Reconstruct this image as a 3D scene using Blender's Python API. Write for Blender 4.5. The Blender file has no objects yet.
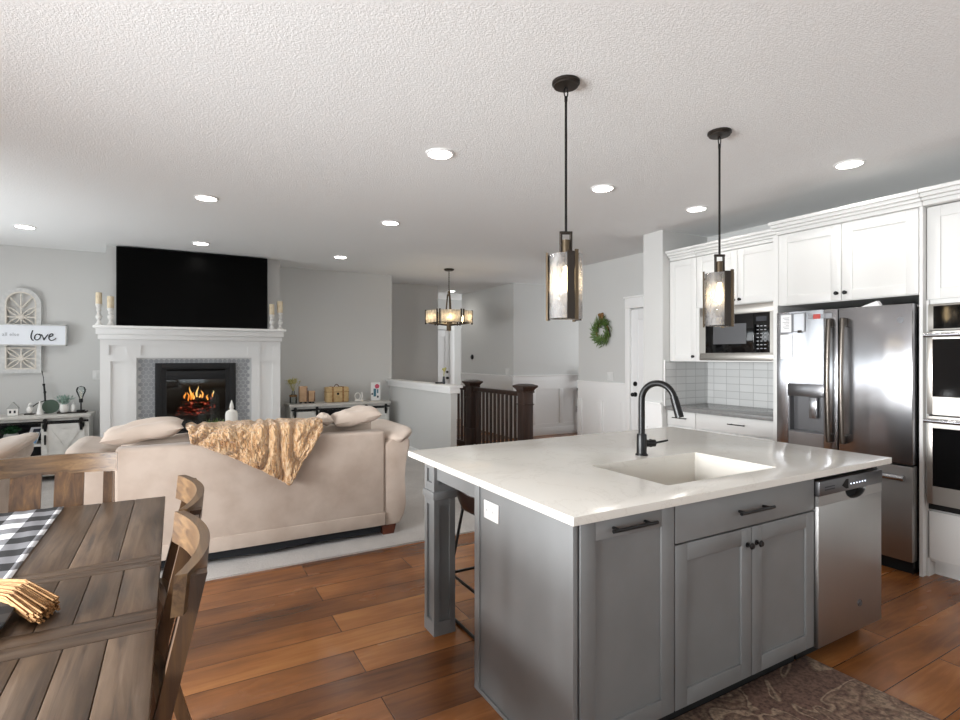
import bpy, bmesh, math, random
from mathutils import Vector, Matrix, noise
random.seed(7)
C = bpy.context.scene.collection
SC = bpy.context.scene
PI = math.pi

# ------------------------------------------------------------------ camera, world, daylight, exposure
CAM_H = 1.43
cd = bpy.data.cameras.new('camera'); cam = bpy.data.objects.new('camera', cd); C.objects.link(cam)
cam.location = (0, 0, CAM_H); cam.rotation_euler = (PI/2, 0, -math.radians(29.55))
cd.sensor_width = 36; cd.lens = 537/960*36; cd.shift_y = -3/960; cd.clip_start = 0.05
SC.camera = cam
w = bpy.data.worlds.new('daylight_sky'); SC.world = w; w.use_nodes = True
bg = w.node_tree.nodes['Background']; bg.inputs[0].default_value = (0.86, 0.93, 1, 1); bg.inputs[1].default_value = 1.6

def area(name, loc, rot, sx, sy, watts, col=(1, 0.98, 0.96)):
    l = bpy.data.lights.new(name, 'AREA'); l.shape = 'RECTANGLE'; l.size = sx; l.size_y = sy; l.energy = watts; l.color = col
    o = bpy.data.objects.new(name, l); C.objects.link(o); o.location = loc; o.rotation_euler = rot
    return o
# area lights sit in the window openings as daylight, tilted to even out the ceiling
DAY = (0.965, 0.985, 1)
UP = math.radians(24)
for k in range(3):
    area('daylight_dining_pane', (-2.84, 0.5+1.0*k, 1.3), (0, -PI/2+0.2, 0), 1.2, 0.86, 63, DAY).data.spread = math.radians(112)
    area('daylight_living_pane', (-2.84, 4.97+0.933*k, 1.45), (0, -PI/2-UP*1.6, 0), 1.5, 0.8, 19, DAY)
for k in range(2):
    area('daylight_patio_pane', (-1.0+1.2*k, -2.33, 1.1), (PI/2+0.03, 0, 0), 1.08, 1.9, 5.5, DAY)
    area('daylight_kitchen_pane', (2.75+0.9*k, -2.33, 1.6), (PI/2+UP*0.5, 0, 0), 0.8, 0.9, 8, DAY)
area('stair_fill_light', (7.95, 6.6, 1.5), (0, PI/2+UP, 0), 1.6, 1.6, 36, DAY)  # added fill from an unseen side, brightens the stair hall
area('entry_fill_light', (7.95, 10.0, 1.5), (0, PI/2+UP, 0), 1.6, 1.2, 55, DAY)  # added fill, lights the otherwise dark entry doors
vs = SC.view_settings
SC.display_settings.display_device = 'sRGB'
vs.view_transform = 'Standard'; vs.look = 'None'; vs.gamma = 1; vs.use_curve_mapping = False
vs.exposure = 0.12

# ------------------------------------------------------------------ materials
def lin(c):
    return tuple((x/12.92 if x <= 0.04045 else ((x+0.055)/1.055)**2.4) for x in (v/255 for v in c)) + (1,)
M = {}
def mat(name, col, rough=0.5, metal=0.0, bump=None, emit=None, spec=None, coat=0, sheen=0, trans=0, vary=None):
    m = bpy.data.materials.new(name); m.use_nodes = True
    nt = m.node_tree; b = nt.nodes['Principled BSDF']
    b.inputs['Base Color'].default_value = lin(col); b.inputs['Roughness'].default_value = rough; b.inputs['Metallic'].default_value = metal
    if spec is not None: b.inputs['Specular IOR Level'].default_value = spec
    if coat: b.inputs['Coat Weight'].default_value = coat; b.inputs['Coat Roughness'].default_value = 0.1
    if sheen: b.inputs['Sheen Weight'].default_value = sheen
    if emit: b.inputs['Emission Color'].default_value = lin(emit[0]); b.inputs['Emission Strength'].default_value = emit[1]
    tc = nt.nodes.new('ShaderNodeTexCoord')
    if vary:                                                        # (scale, second colour)
        n = nt.nodes.new('ShaderNodeTexNoise'); n.inputs['Scale'].default_value = vary[0]; n.inputs['Detail'].default_value = 4
        nt.links.new(tc.outputs['Object'], n.inputs['Vector'])
        r = ramp(nt, n.outputs['Fac'], [(0.35, col), (0.68, vary[1])]); nt.links.new(r.outputs[0], b.inputs['Base Color'])
    if bump:                                                        # (scale, strength, distance)
        n = nt.nodes.new('ShaderNodeTexNoise'); n.inputs['Scale'].default_value = bump[0]; n.inputs['Detail'].default_value = 3
        nt.links.new(tc.outputs['Object'], n.inputs['Vector'])
        bp = nt.nodes.new('ShaderNodeBump'); bp.inputs['Strength'].default_value = bump[1]; bp.inputs['Distance'].default_value = bump[2]
        nt.links.new(n.outputs['Fac'], bp.inputs['Height']); nt.links.new(bp.outputs[0], b.inputs['Normal'])
    M[name] = m
    return m
def ramp(nt, fac, stops, interp='LINEAR'):
    r = nt.nodes.new('ShaderNodeValToRGB'); r.color_ramp.interpolation = interp
    els = r.color_ramp.elements
    while len(els) < len(stops): els.new(0.5)
    for e, (p, c) in zip(els, stops): e.position = p; e.color = lin(c)
    nt.links.new(fac, r.inputs[0])
    return r
def node(nt, kind, **ins):
    n = nt.nodes.new(kind)
    for k, v in ins.items(): n.inputs[k.replace('_', ' ')].default_value = v
    return n
def math_(nt, op, a, b=None):
    n = nt.nodes.new('ShaderNodeMath'); n.operation = op
    for i, v in enumerate((a, b)):
        if v is None: continue
        if isinstance(v, (int, float)): n.inputs[i].default_value = v
        else: nt.links.new(v, n.inputs[i])
    return n.outputs[0]
def mixc(nt, fac, a, b, blend='MIX'):
    n = nt.nodes.new('ShaderNodeMix'); n.data_type = 'RGBA'; n.blend_type = blend
    for sock, v in ((n.inputs[0], fac), (n.inputs[6], a), (n.inputs[7], b)):
        if isinstance(v, (int, float)): sock.default_value = v
        elif isinstance(v, tuple): sock.default_value = lin(v)
        else: nt.links.new(v, sock)
    return n.outputs[2]
def stretched(nt, scale, src='Object'):
    tc = nt.nodes.new('ShaderNodeTexCoord'); mp = nt.nodes.new('ShaderNodeMapping'); mp.inputs['Scale'].default_value = scale
    nt.links.new(tc.outputs[src], mp.inputs[0]); return mp.outputs[0]

def wood(name, c1, c2, axis=1, rough=0.45, island=0.35, bump=0.25, fine=38, c3=None):
    m = mat(name, c1, rough); nt = m.node_tree; b = nt.nodes['Principled BSDF']
    sc = [fine, fine, fine]; sc[axis] = fine*0.06
    v = stretched(nt, sc)
    geo = nt.nodes.new('ShaderNodeNewGeometry')
    off = nt.nodes.new('ShaderNodeVectorMath'); off.operation = 'ADD'
    sc2 = math_(nt, 'MULTIPLY', geo.outputs['Random Per Island'], 37.0)
    nt.links.new(v, off.inputs[0]); nt.links.new(sc2, off.inputs[1])
    n = node(nt, 'ShaderNodeTexNoise', Scale=1.0, Detail=6.0, Roughness=0.62, Distortion=0.6); nt.links.new(off.outputs[0], n.inputs['Vector'])
    r = ramp(nt, n.outputs['Fac'], [(0.3, c2), (0.52, c1), (0.72, c3 or c1)])
    isl = math_(nt, 'ADD', math_(nt, 'MULTIPLY', geo.outputs['Random Per Island'], island), 1 - island*0.55)
    hs = nt.nodes.new('ShaderNodeHueSaturation'); nt.links.new(r.outputs[0], hs.inputs['Color']); nt.links.new(isl, hs.inputs['Value'])
    nt.links.new(hs.outputs[0], b.inputs['Base Color'])
    bp = node(nt, 'ShaderNodeBump', Strength=bump, Distance=0.002); nt.links.new(n.outputs['Fac'], bp.inputs['Height']); nt.links.new(bp.outputs[0], b.inputs['Normal'])
    return m

mat('wall_paint', (206, 206, 204), 0.85, bump=(140, 0.06, 0.002))
mat('trim_white', (240, 240, 239), 0.45)
mat('cabinet_white', (219, 219, 217), 0.42)
mat('island_gray', (120, 121, 121), 0.42, vary=(6, (115, 116, 116)))
mat('shadow_gap', (16, 16, 16), 0.9)  # near-black: shade painted into gaps and recesses, also plain dark parts and marks
mat('matte_black', (12, 12, 13), 0.34, metal=0.2)
mat('black_metal', (30, 28, 27), 0.4, metal=0.7)
mat('bronze', (88, 75, 58), 0.42, metal=0.6)
mat('dark_bronze', (52, 46, 41), 0.45, metal=0.6)
mat('white_plastic', (222, 222, 220), 0.35)
mat('black_glass', (10, 10, 11), 0.06)
mat('tv_screen', (2, 2, 2), 0.3, spec=0.06)
mat('tv_shell', (10, 10, 10), 0.5, spec=0.2)
mat('firebox_black', (30, 31, 33), 0.55, metal=0.3)
mat('firebox_liner', (14, 13, 12), 0.9)
mat('grout', (205, 206, 206), 0.9)
mat('hex_tile', (150, 153, 157), 0.3, vary=(9, (164, 167, 171)))
mat('gray_counter', (132, 132, 131), 0.22, vary=(60, (120, 120, 120)))
mat('sink_white', (226, 222, 214), 0.25)
mat('microfiber', (196, 181, 168), 0.95, sheen=0.2, bump=(260, 0.12, 0.002), vary=(5.5, (180, 163, 149)))
mat('microfiber_pale', (204, 189, 176), 0.95, sheen=0.2, bump=(240, 0.12, 0.002), vary=(4, (192, 176, 162)))
mat('dust_cover', (20, 22, 26), 0.95)
mat('foot_wood', (98, 48, 28), 0.35, vary=(20, (76, 36, 22)))
mat('candle_wax', (222, 208, 182), 0.6, vary=(24, (206, 188, 156)))
mat('white_wax', (240, 238, 232), 0.5)
mat('white_distressed', (232, 231, 228), 0.7, vary=(30, (205, 203, 200)))
mat('console_white', (226, 225, 220), 0.6, vary=(12, (212, 211, 206)))
mat('console_top', (205, 202, 196), 0.6, vary=(14, (188, 186, 181)))
mat('console_dark', (58, 60, 64), 0.8)
mat('leaf_green', (62, 92, 42), 0.6, vary=(40, (112, 136, 70)))
mat('leaf_dark', (40, 96, 54), 0.6, vary=(30, (24, 70, 40)))
mat('leaf_sage', (140, 170, 158), 0.7, vary=(30, (176, 196, 186)))
mat('leaf_pale', (196, 184, 112), 0.7, vary=(30, (170, 168, 104)))
mat('burlap', (150, 112, 66), 0.9, vary=(60, (110, 76, 44)))
mat('straw', (172, 130, 82), 0.8, vary=(40, (134, 94, 54)))
mat('ceramic_white', (238, 236, 232), 0.3)
mat('soft_gray', (176, 176, 174), 0.6)
mat('green_disc', (66, 86, 74), 0.5)
mat('paper', (236, 236, 236), 0.7)
mat('paper_cool', (220, 224, 230), 0.7)
mat('print_gray', (150, 152, 156), 0.7)
mat('ink', (48, 50, 56), 0.7)
mat('ink_light', (168, 172, 178), 0.7)
mat('magnet_red', (186, 70, 64), 0.5)
mat('card_blue', (120, 160, 196), 0.6)
mat('card_pink', (206, 86, 110), 0.6)
mat('card_navy', (44, 52, 70), 0.6)
mat('card_teal', (70, 120, 140), 0.6)
mat('tan_leather', (206, 178, 132), 0.6, vary=(20, (184, 154, 108)))
mat('pale_wood', (206, 172, 138), 0.6, vary=(16, (190, 152, 118)))
mat('arch_tan', (226, 221, 212), 0.7, vary=(40, (212, 205, 194)))
mat('arch_gray', (212, 212, 210), 0.7, vary=(30, (196, 197, 196)))
mat('sign_white', (236, 240, 246), 0.6)
mat('door_white', (236, 236, 236), 0.4)
mat('badge', (120, 120, 122), 0.3, metal=1)
mat('dark_handle', (104, 98, 92), 0.3, metal=1)
mat('dw_panel', (104, 104, 106), 0.34, metal=0.8)
mat('espresso_shell', (34, 22, 18), 0.35)
mat('led', (220, 230, 255), 0.5, emit=((225, 235, 255), 3))
mat('can_lens', (255, 255, 252), 0.5, emit=((255, 250, 242), 25))
mat('bulb_glow', (255, 240, 210), 0.5, emit=((255, 226, 178), 15))
mat('filament_dim', (240, 230, 210), 0.3, emit=((255, 225, 180), 0.4))
mat('chain_metal', (70, 62, 54), 0.4, metal=0.8)

def ceiling_mat():
    m = mat('ceiling_texture', (234, 235, 235), 0.9); nt = m.node_tree; b = nt.nodes['Principled BSDF']
    tc = nt.nodes.new('ShaderNodeTexCoord')
    n = node(nt, 'ShaderNodeTexNoise', Scale=92.0, Detail=3.0, Roughness=0.55, Distortion=0.7); nt.links.new(tc.outputs['Object'], n.inputs['Vector'])
    r = ramp(nt, n.outputs['Fac'], [(0.42, (0, 0, 0)), (0.58, (255, 255, 255))])
    bp = node(nt, 'ShaderNodeBump', Strength=0.3, Distance=0.005); nt.links.new(r.outputs[0], bp.inputs['Height']); nt.links.new(bp.outputs[0], b.inputs['Normal'])
ceiling_mat()

def floor_mat():
    m = mat('hardwood', (160, 100, 54), 0.3); nt = m.node_tree; b = nt.nodes['Principled BSDF']
    tc = nt.nodes.new('ShaderNodeTexCoord')
    mp = nt.nodes.new('ShaderNodeMapping'); mp.inputs['Location'].default_value = (0.35, 0.085, 0); nt.links.new(tc.outputs['Object'], mp.inputs[0])
    br = nt.nodes.new('ShaderNodeTexBrick'); br.offset = 0.37; br.offset_frequency = 2; br.squash = 1
    for k, v in (('Scale', 1.0), ('Brick Width', 1.75), ('Row Height', 0.205), ('Mortar Size', 0.0025), ('Mortar Smooth', 0.6), ('Bias', 0.0)): br.inputs[k].default_value = v
    br.inputs['Color1'].default_value = (0, 0, 0, 1); br.inputs['Color2'].default_value = (1, 1, 1, 1); br.inputs['Mortar'].default_value = (0.5, 0.5, 0.5, 1)
    nt.links.new(mp.outputs[0], br.inputs['Vector'])
    # grain: stretched noise shifted per plank
    mp2 = nt.nodes.new('ShaderNodeMapping'); mp2.inputs['Scale'].default_value = (2.2, 20, 1); nt.links.new(tc.outputs['Object'], mp2.inputs[0])
    add = nt.nodes.new('ShaderNodeVectorMath'); add.operation = 'MULTIPLY_ADD'; nt.links.new(br.outputs['Color'], add.inputs[0]); add.inputs[1].default_value = (31, 17, 5); nt.links.new(mp2.outputs[0], add.inputs[2])
    n = node(nt, 'ShaderNodeTexNoise', Scale=1.0, Detail=7.0, Roughness=0.6, Distortion=1.2); nt.links.new(add.outputs[0], n.inputs['Vector'])
    mp3 = nt.nodes.new('ShaderNodeMapping'); mp3.inputs['Scale'].default_value = (1.3, 3.6, 1); nt.links.new(tc.outputs['Object'], mp3.inputs[0])
    add3 = nt.nodes.new('ShaderNodeVectorMath'); add3.operation = 'MULTIPLY_ADD'; nt.links.new(br.outputs['Color'], add3.inputs[0]); add3.inputs[1].default_value = (11, 23, 5); nt.links.new(mp3.outputs[0], add3.inputs[2])
    n2 = node(nt, 'ShaderNodeTexNoise', Scale=1.0, Detail=3.0, Roughness=0.5); nt.links.new(add3.outputs[0], n2.inputs['Vector'])
    tone = math_(nt, 'ADD', math_(nt, 'MULTIPLY', br.outputs['Color'], 0.32), math_(nt, 'ADD', math_(nt, 'MULTIPLY', n2.outputs['Fac'], 0.85), math_(nt, 'MULTIPLY', n.outputs['Fac'], 0.42)))
    r = ramp(nt, tone, [(0.40, (58, 35, 20)), (0.62, (110, 67, 36)), (0.84, (146, 92, 50)), (1.0, (172, 116, 66))])
    col = mixc(nt, math_(nt, 'MULTIPLY', br.outputs['Fac'], 0.85), r.outputs[0], (38, 22, 14))
    nt.links.new(col, b.inputs['Base Color'])
    rr = nt.nodes.new('ShaderNodeMapRange'); nt.links.new(n2.outputs['Fac'], rr.inputs[0]); rr.inputs[3].default_value = 0.14; rr.inputs[4].default_value = 0.36
    nt.links.new(rr.outputs[0], b.inputs['Roughness'])
    h = math_(nt, 'SUBTRACT', math_(nt, 'ADD', math_(nt, 'MULTIPLY', n.outputs['Fac'], 0.25), math_(nt, 'MULTIPLY', n2.outputs['Fac'], 0.8)), math_(nt, 'MULTIPLY', br.outputs['Fac'], 0.6))
    bp = node(nt, 'ShaderNodeBump', Strength=0.5, Distance=0.008); nt.links.new(h, bp.inputs['Height']); nt.links.new(bp.outputs[0], b.inputs['Normal'])
floor_mat()

def carpet_mat():
    m = mat('carpet', (184, 178, 172), 1.0, sheen=0.3); nt = m.node_tree; b = nt.nodes['Principled BSDF']
    tc = nt.nodes.new('ShaderNodeTexCoord')
    n = node(nt, 'ShaderNodeTexNoise', Scale=150.0, Detail=3.0); nt.links.new(tc.outputs['Object'], n.inputs['Vector'])
    n2 = node(nt, 'ShaderNodeTexNoise', Scale=4.0, Detail=3.0); nt.links.new(tc.outputs['Object'], n2.inputs['Vector'])
    r = ramp(nt, math_(nt, 'ADD', math_(nt, 'MULTIPLY', n.outputs['Fac'], 0.75), math_(nt, 'MULTIPLY', n2.outputs['Fac'], 0.25)), [(0.32, (152, 146, 141)), (0.66, (208, 203, 198))])
    nt.links.new(r.outputs[0], b.inputs['Base Color'])
    bp = node(nt, 'ShaderNodeBump', Strength=0.7, Distance=0.01); nt.links.new(n.outputs['Fac'], bp.inputs['Height']); nt.links.new(bp.outputs[0], b.inputs['Normal'])
carpet_mat()

def quartz_mat():
    m = mat('quartz', (226, 222, 215), 0.16); nt = m.node_tree; b = nt.nodes['Principled BSDF']
    tc = nt.nodes.new('ShaderNodeTexCoord')
    n = node(nt, 'ShaderNodeTexNoise', Scale=2.2, Detail=8.0, Roughness=0.65, Distortion=1.6); nt.links.new(tc.outputs['Object'], n.inputs['Vector'])
    r = ramp(nt, n.outputs['Fac'], [(0.0, (222, 218, 211)), (0.488, (221, 217, 209)), (0.5, (212, 207, 199)), (0.512, (221, 217, 209)), (1.0, (223, 219, 213))])
    nt.links.new(r.outputs[0], b.inputs['Base Color'])
quartz_mat()

def stainless(name, col, rough, axis=2, wave=0.0, vary=0.08):
    m = mat(name, col, rough, 1.0); nt = m.node_tree; b = nt.nodes['Principled BSDF']
    s = [240, 240, 240]; s[axis] = 2.0
    n = node(nt, 'ShaderNodeTexNoise', Scale=1.0, Detail=2.0); nt.links.new(stretched(nt, s), n.inputs['Vector'])
    n2 = node(nt, 'ShaderNodeTexNoise', Scale=5.0, Detail=3.0); nt.links.new(stretched(nt, (1, 1, 0.6)), n2.inputs['Vector'])
    rr = nt.nodes.new('ShaderNodeMapRange'); nt.links.new(math_(nt, 'ADD', math_(nt, 'MULTIPLY', n.outputs['Fac'], 0.5), math_(nt, 'MULTIPLY', n2.outputs['Fac'], 0.5)), rr.inputs[0])
    rr.inputs[3].default_value = rough - vary; rr.inputs[4].default_value = rough + vary; nt.links.new(rr.outputs[0], b.inputs['Roughness'])
    b.inputs['Anisotropic'].default_value = 0.5
    n3 = node(nt, 'ShaderNodeTexNoise', Scale=1.0, Detail=1.0); nt.links.new(stretched(nt, (5.5, 5.5, 0.5)), n3.inputs['Vector'])
    bp = node(nt, 'ShaderNodeBump', Strength=wave, Distance=0.02); nt.links.new(n3.outputs['Fac'], bp.inputs['Height'])
    bp2 = node(nt, 'ShaderNodeBump', Strength=0.05, Distance=0.001); nt.links.new(n.outputs['Fac'], bp2.inputs['Height']); nt.links.new(bp.outputs[0], bp2.inputs['Normal'])
    nt.links.new(bp2.outputs[0], b.inputs['Normal'])
stainless('stainless', (166, 166, 169), 0.24, 2, 0.6)
stainless('stainless_dull', (164, 163, 161), 0.42, 2, 0.05)
stainless('stainless_warm', (172, 168, 162), 0.38, 1, 0.03)

def tile_mat(name, col, grout_c, axes, bw, rh):
    m = mat(name, col, 0.18); nt = m.node_tree; b = nt.nodes['Principled BSDF']
    tc = nt.nodes.new('ShaderNodeTexCoord'); sp = nt.nodes.new('ShaderNodeSeparateXYZ'); cb = nt.nodes.new('ShaderNodeCombineXYZ')
    nt.links.new(tc.outputs['Object'], sp.inputs[0]); nt.links.new(sp.outputs[axes[0]], cb.inputs[0]); nt.links.new(sp.outputs[axes[1]], cb.inputs[1])
    br = nt.nodes.new('ShaderNodeTexBrick'); br.offset = 0.0
    for k, v in (('Scale', 1.0), ('Brick Width', bw), ('Row Height', rh), ('Mortar Size', 0.003), ('Mortar Smooth', 0.2)): br.inputs[k].default_value = v
    br.inputs['Color1'].default_value = lin(col); br.inputs['Color2'].default_value = lin(tuple(c - 8 for c in col)); br.inputs['Mortar'].default_value = lin(grout_c)
    nt.links.new(cb.outputs[0], br.inputs['Vector']); nt.links.new(br.outputs['Color'], b.inputs['Base Color'])
    bp = node(nt, 'ShaderNodeBump', Strength=0.5, Distance=0.004); nt.links.new(math_(nt, 'SUBTRACT', 1.0, br.outputs['Fac']), bp.inputs['Height']); nt.links.new(bp.outputs[0], b.inputs['Normal'])
tile_mat('subway_tile', (214, 215, 214), (176, 177, 177), (1, 2), 0.152, 0.0765)
tile_mat('subway_tile_return', (214, 215, 214), (176, 177, 177), (0, 2), 0.152, 0.0765)

def thin_glass(name, tint, gloss_rough=0.05, seedy=0.0, body=0.0, body_col=(255, 245, 225)):
    m = bpy.data.materials.new(name); m.use_nodes = True; nt = m.node_tree; nt.nodes.clear()
    out = nt.nodes.new('ShaderNodeOutputMaterial'); tr = nt.nodes.new('ShaderNodeBsdfTransparent'); gl = nt.nodes.new('ShaderNodeBsdfGlossy')
    tr.inputs[0].default_value = lin(tint); gl.inputs['Roughness'].default_value = gloss_rough
    fr = nt.nodes.new('ShaderNodeLayerWeight'); fr.inputs[0].default_value = 0.35
    mx = nt.nodes.new('ShaderNodeMixShader'); nt.links.new(fr.outputs['Fresnel'], mx.inputs[0]); nt.links.new(tr.outputs[0], mx.inputs[1]); nt.links.new(gl.outputs[0], mx.inputs[2])
    last = mx.outputs[0]
    if body:
        df = nt.nodes.new('ShaderNodeBsdfTranslucent'); df.inputs[0].default_value = lin(body_col)
        d2 = nt.nodes.new('ShaderNodeBsdfDiffuse'); d2.inputs[0].default_value = lin(body_col)
        m1 = nt.nodes.new('ShaderNodeMixShader'); m1.inputs[0].default_value = 0.35; nt.links.new(df.outputs[0], m1.inputs[1]); nt.links.new(d2.outputs[0], m1.inputs[2])
        m2 = nt.nodes.new('ShaderNodeMixShader'); nt.links.new(last, m2.inputs[1]); nt.links.new(m1.outputs[0], m2.inputs[2])
        n = node(nt, 'ShaderNodeTexNoise', Scale=1.0, Detail=5.0, Roughness=0.7); nt.links.new(stretched(nt, (28, 28, 9)), n.inputs['Vector'])
        mr = nt.nodes.new('ShaderNodeMapRange'); nt.links.new(n.outputs['Fac'], mr.inputs[0]); mr.inputs[1].default_value = 0.3; mr.inputs[2].default_value = 0.7
        mr.inputs[3].default_value = body*0.45; mr.inputs[4].default_value = min(1, body*1.6); nt.links.new(mr.outputs[0], m2.inputs[0])
        last = m2.outputs[0]
    if seedy:
        tc = nt.nodes.new('ShaderNodeTexCoord'); n = node(nt, 'ShaderNodeTexNoise', Scale=45.0, Detail=3.0); nt.links.new(tc.outputs['Object'], n.inputs['Vector'])
        bp = node(nt, 'ShaderNodeBump', Strength=seedy, Distance=0.01); nt.links.new(n.outputs['Fac'], bp.inputs['Height']); nt.links.new(bp.outputs[0], gl.inputs['Normal'])
    nt.links.new(last, out.inputs[0]); M[name] = m
thin_glass('window_glass', (250, 252, 252))
thin_glass('clear_glass', (236, 240, 240))
thin_glass('seeded_glass', (252, 250, 246), 0.06, 0.8, body=0.22, body_col=(250, 250, 252))
thin_glass('frosted_glass', (255, 246, 230), 0.2, 0.4, body=0.65, body_col=(255, 250, 240))

def runner_mat(name, s, light, mid, dark):
    m = mat(name, light, 0.95, bump=None); nt = m.node_tree; b = nt.nodes['Principled BSDF']
    tc = nt.nodes.new('ShaderNodeTexCoord'); sp = nt.nodes.new('ShaderNodeSeparateXYZ'); nt.links.new(tc.outputs['Object'], sp.inputs[0])
    a = math_(nt, 'GREATER_THAN', math_(nt, 'FRACT', math_(nt, 'DIVIDE', sp.outputs[0], s)), 0.5)
    c = math_(nt, 'GREATER_THAN', math_(nt, 'FRACT', math_(nt, 'DIVIDE', sp.outputs[1], s)), 0.5)
    t = math_(nt, 'MULTIPLY', math_(nt, 'ADD', a, c), 0.5)
    r = ramp(nt, t, [(0.0, light), (0.25, mid), (0.75, dark)], 'CONSTANT'); nt.links.new(r.outputs[0], b.inputs['Base Color'])
    n = node(nt, 'ShaderNodeTexNoise', Scale=300.0); nt.links.new(tc.outputs['Object'], n.inputs['Vector'])
    bp = node(nt, 'ShaderNodeBump', Strength=0.2, Distance=0.002); nt.links.new(n.outputs['Fac'], bp.inputs['Height']); nt.links.new(bp.outputs[0], b.inputs['Normal'])
runner_mat('buffalo_check', 0.15, (232, 234, 238), (126, 126, 130), (34, 34, 36))
runner_mat('ribbon_check', 0.11, (30, 29, 30), (64, 60, 58), (214, 204, 188))

def rug_mat():
    m = mat('kitchen_rug', (96, 70, 58), 1.0); nt = m.node_tree; b = nt.nodes['Principled BSDF']
    tc = nt.nodes.new('ShaderNodeTexCoord')
    wv = node(nt, 'ShaderNodeTexNoise', Scale=2.6, Detail=2.0, Distortion=1.6); nt.links.new(tc.outputs['Object'], wv.inputs['Vector'])
    band = ramp(nt, wv.outputs['Fac'], [(0.38, (134, 104, 90)), (0.455, (130, 100, 86)), (0.475, (188, 162, 138)), (0.492, (188, 162, 138)), (0.51, (120, 92, 80)), (0.57, (172, 144, 122)), (0.60, (126, 98, 84)), (0.66, (172, 146, 124))])
    n = node(nt, 'ShaderNodeTexNoise', Scale=70.0, Detail=4.0); nt.links.new(tc.outputs['Object'], n.inputs['Vector'])
    sp = ramp(nt, n.outputs['Fac'], [(0.36, (150, 150, 150)), (0.62, (255, 255, 255))])
    nt.links.new(mixc(nt, 0.8, band.outputs[0], sp.outputs[0], 'MULTIPLY'), b.inputs['Base Color'])
    bp = node(nt, 'ShaderNodeBump', Strength=0.7, Distance=0.006); nt.links.new(n.outputs['Fac'], bp.inputs['Height']); nt.links.new(bp.outputs[0], b.inputs['Normal'])
rug_mat()

def throw_mat():
    m = mat('fur_throw', (214, 170, 118), 1.0, sheen=0.6); nt = m.node_tree; b = nt.nodes['Principled BSDF']
    n = node(nt, 'ShaderNodeTexNoise', Scale=1.0, Detail=5.0, Distortion=0.8); nt.links.new(stretched(nt, (60, 60, 16)), n.inputs['Vector'])
    r = ramp(nt, n.outputs['Fac'], [(0.30, (176, 126, 80)), (0.48, (214, 170, 122)), (0.66, (236, 206, 166))]); nt.links.new(r.outputs[0], b.inputs['Base Color'])
    bp = node(nt, 'ShaderNodeBump', Strength=1.0, Distance=0.03); nt.links.new(n.outputs['Fac'], bp.inputs['Height']); nt.links.new(bp.outputs[0], b.inputs['Normal'])
throw_mat()

def flame_mat():
    m = bpy.data.materials.new('flame'); m.use_nodes = True; nt = m.node_tree; nt.nodes.clear()
    out = nt.nodes.new('ShaderNodeOutputMaterial'); em = nt.nodes.new('ShaderNodeEmission'); em.inputs[1].default_value = 1.7
    n = node(nt, 'ShaderNodeTexNoise', Scale=1.0, Detail=3.0); nt.links.new(stretched(nt, (22, 22, 7)), n.inputs['Vector'])
    r = ramp(nt, n.outputs['Fac'], [(0.3, (220, 90, 20)), (0.5, (255, 160, 60)), (0.68, (255, 226, 150))]); nt.links.new(r.outputs[0], em.inputs[0])
    nt.links.new(em.outputs[0], out.inputs[0]); M['flame'] = m
    m = bpy.data.materials.new('ember_log'); m.use_nodes = True; nt = m.node_tree; b = nt.nodes['Principled BSDF']
    b.inputs['Base Color'].default_value = lin((40, 28, 22)); b.inputs['Roughness'].default_value = 0.9
    n = node(nt, 'ShaderNodeTexNoise', Scale=26.0, Detail=4.0); tc = nt.nodes.new('ShaderNodeTexCoord'); nt.links.new(tc.outputs['Object'], n.inputs['Vector'])
    r = ramp(nt, n.outputs['Fac'], [(0.54, (0, 0, 0)), (0.62, (190, 40, 20)), (0.72, (255, 150, 110))]); nt.links.new(r.outputs[0], b.inputs['Emission Color']); b.inputs['Emission Strength'].default_value = 0.7
    M['ember_log'] = m
flame_mat()
wood('table_wood', (90, 72, 56), (52, 40, 32), 1, 0.36, 0.2, 0.35, 46, (110, 92, 76))
wood('table_wood_cross', (90, 72, 56), (52, 40, 32), 0, 0.36, 0.2, 0.35, 46, (110, 92, 76))
wood('chair_wood', (88, 63, 42), (52, 36, 26), 2, 0.42, 0.3, 0.25, 30, (120, 89, 54))
wood('chair_wood_glare', (104, 80, 56), (66, 48, 36), 0, 0.3, 0.2, 0.25, 40, (130, 102, 70))  # paler version of the chair wood, with glare put into the colour
wood('newel_wood', (62, 44, 36), (38, 27, 22), 2, 0.35, 0.2, 0.15, 26, (76, 56, 46))

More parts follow.
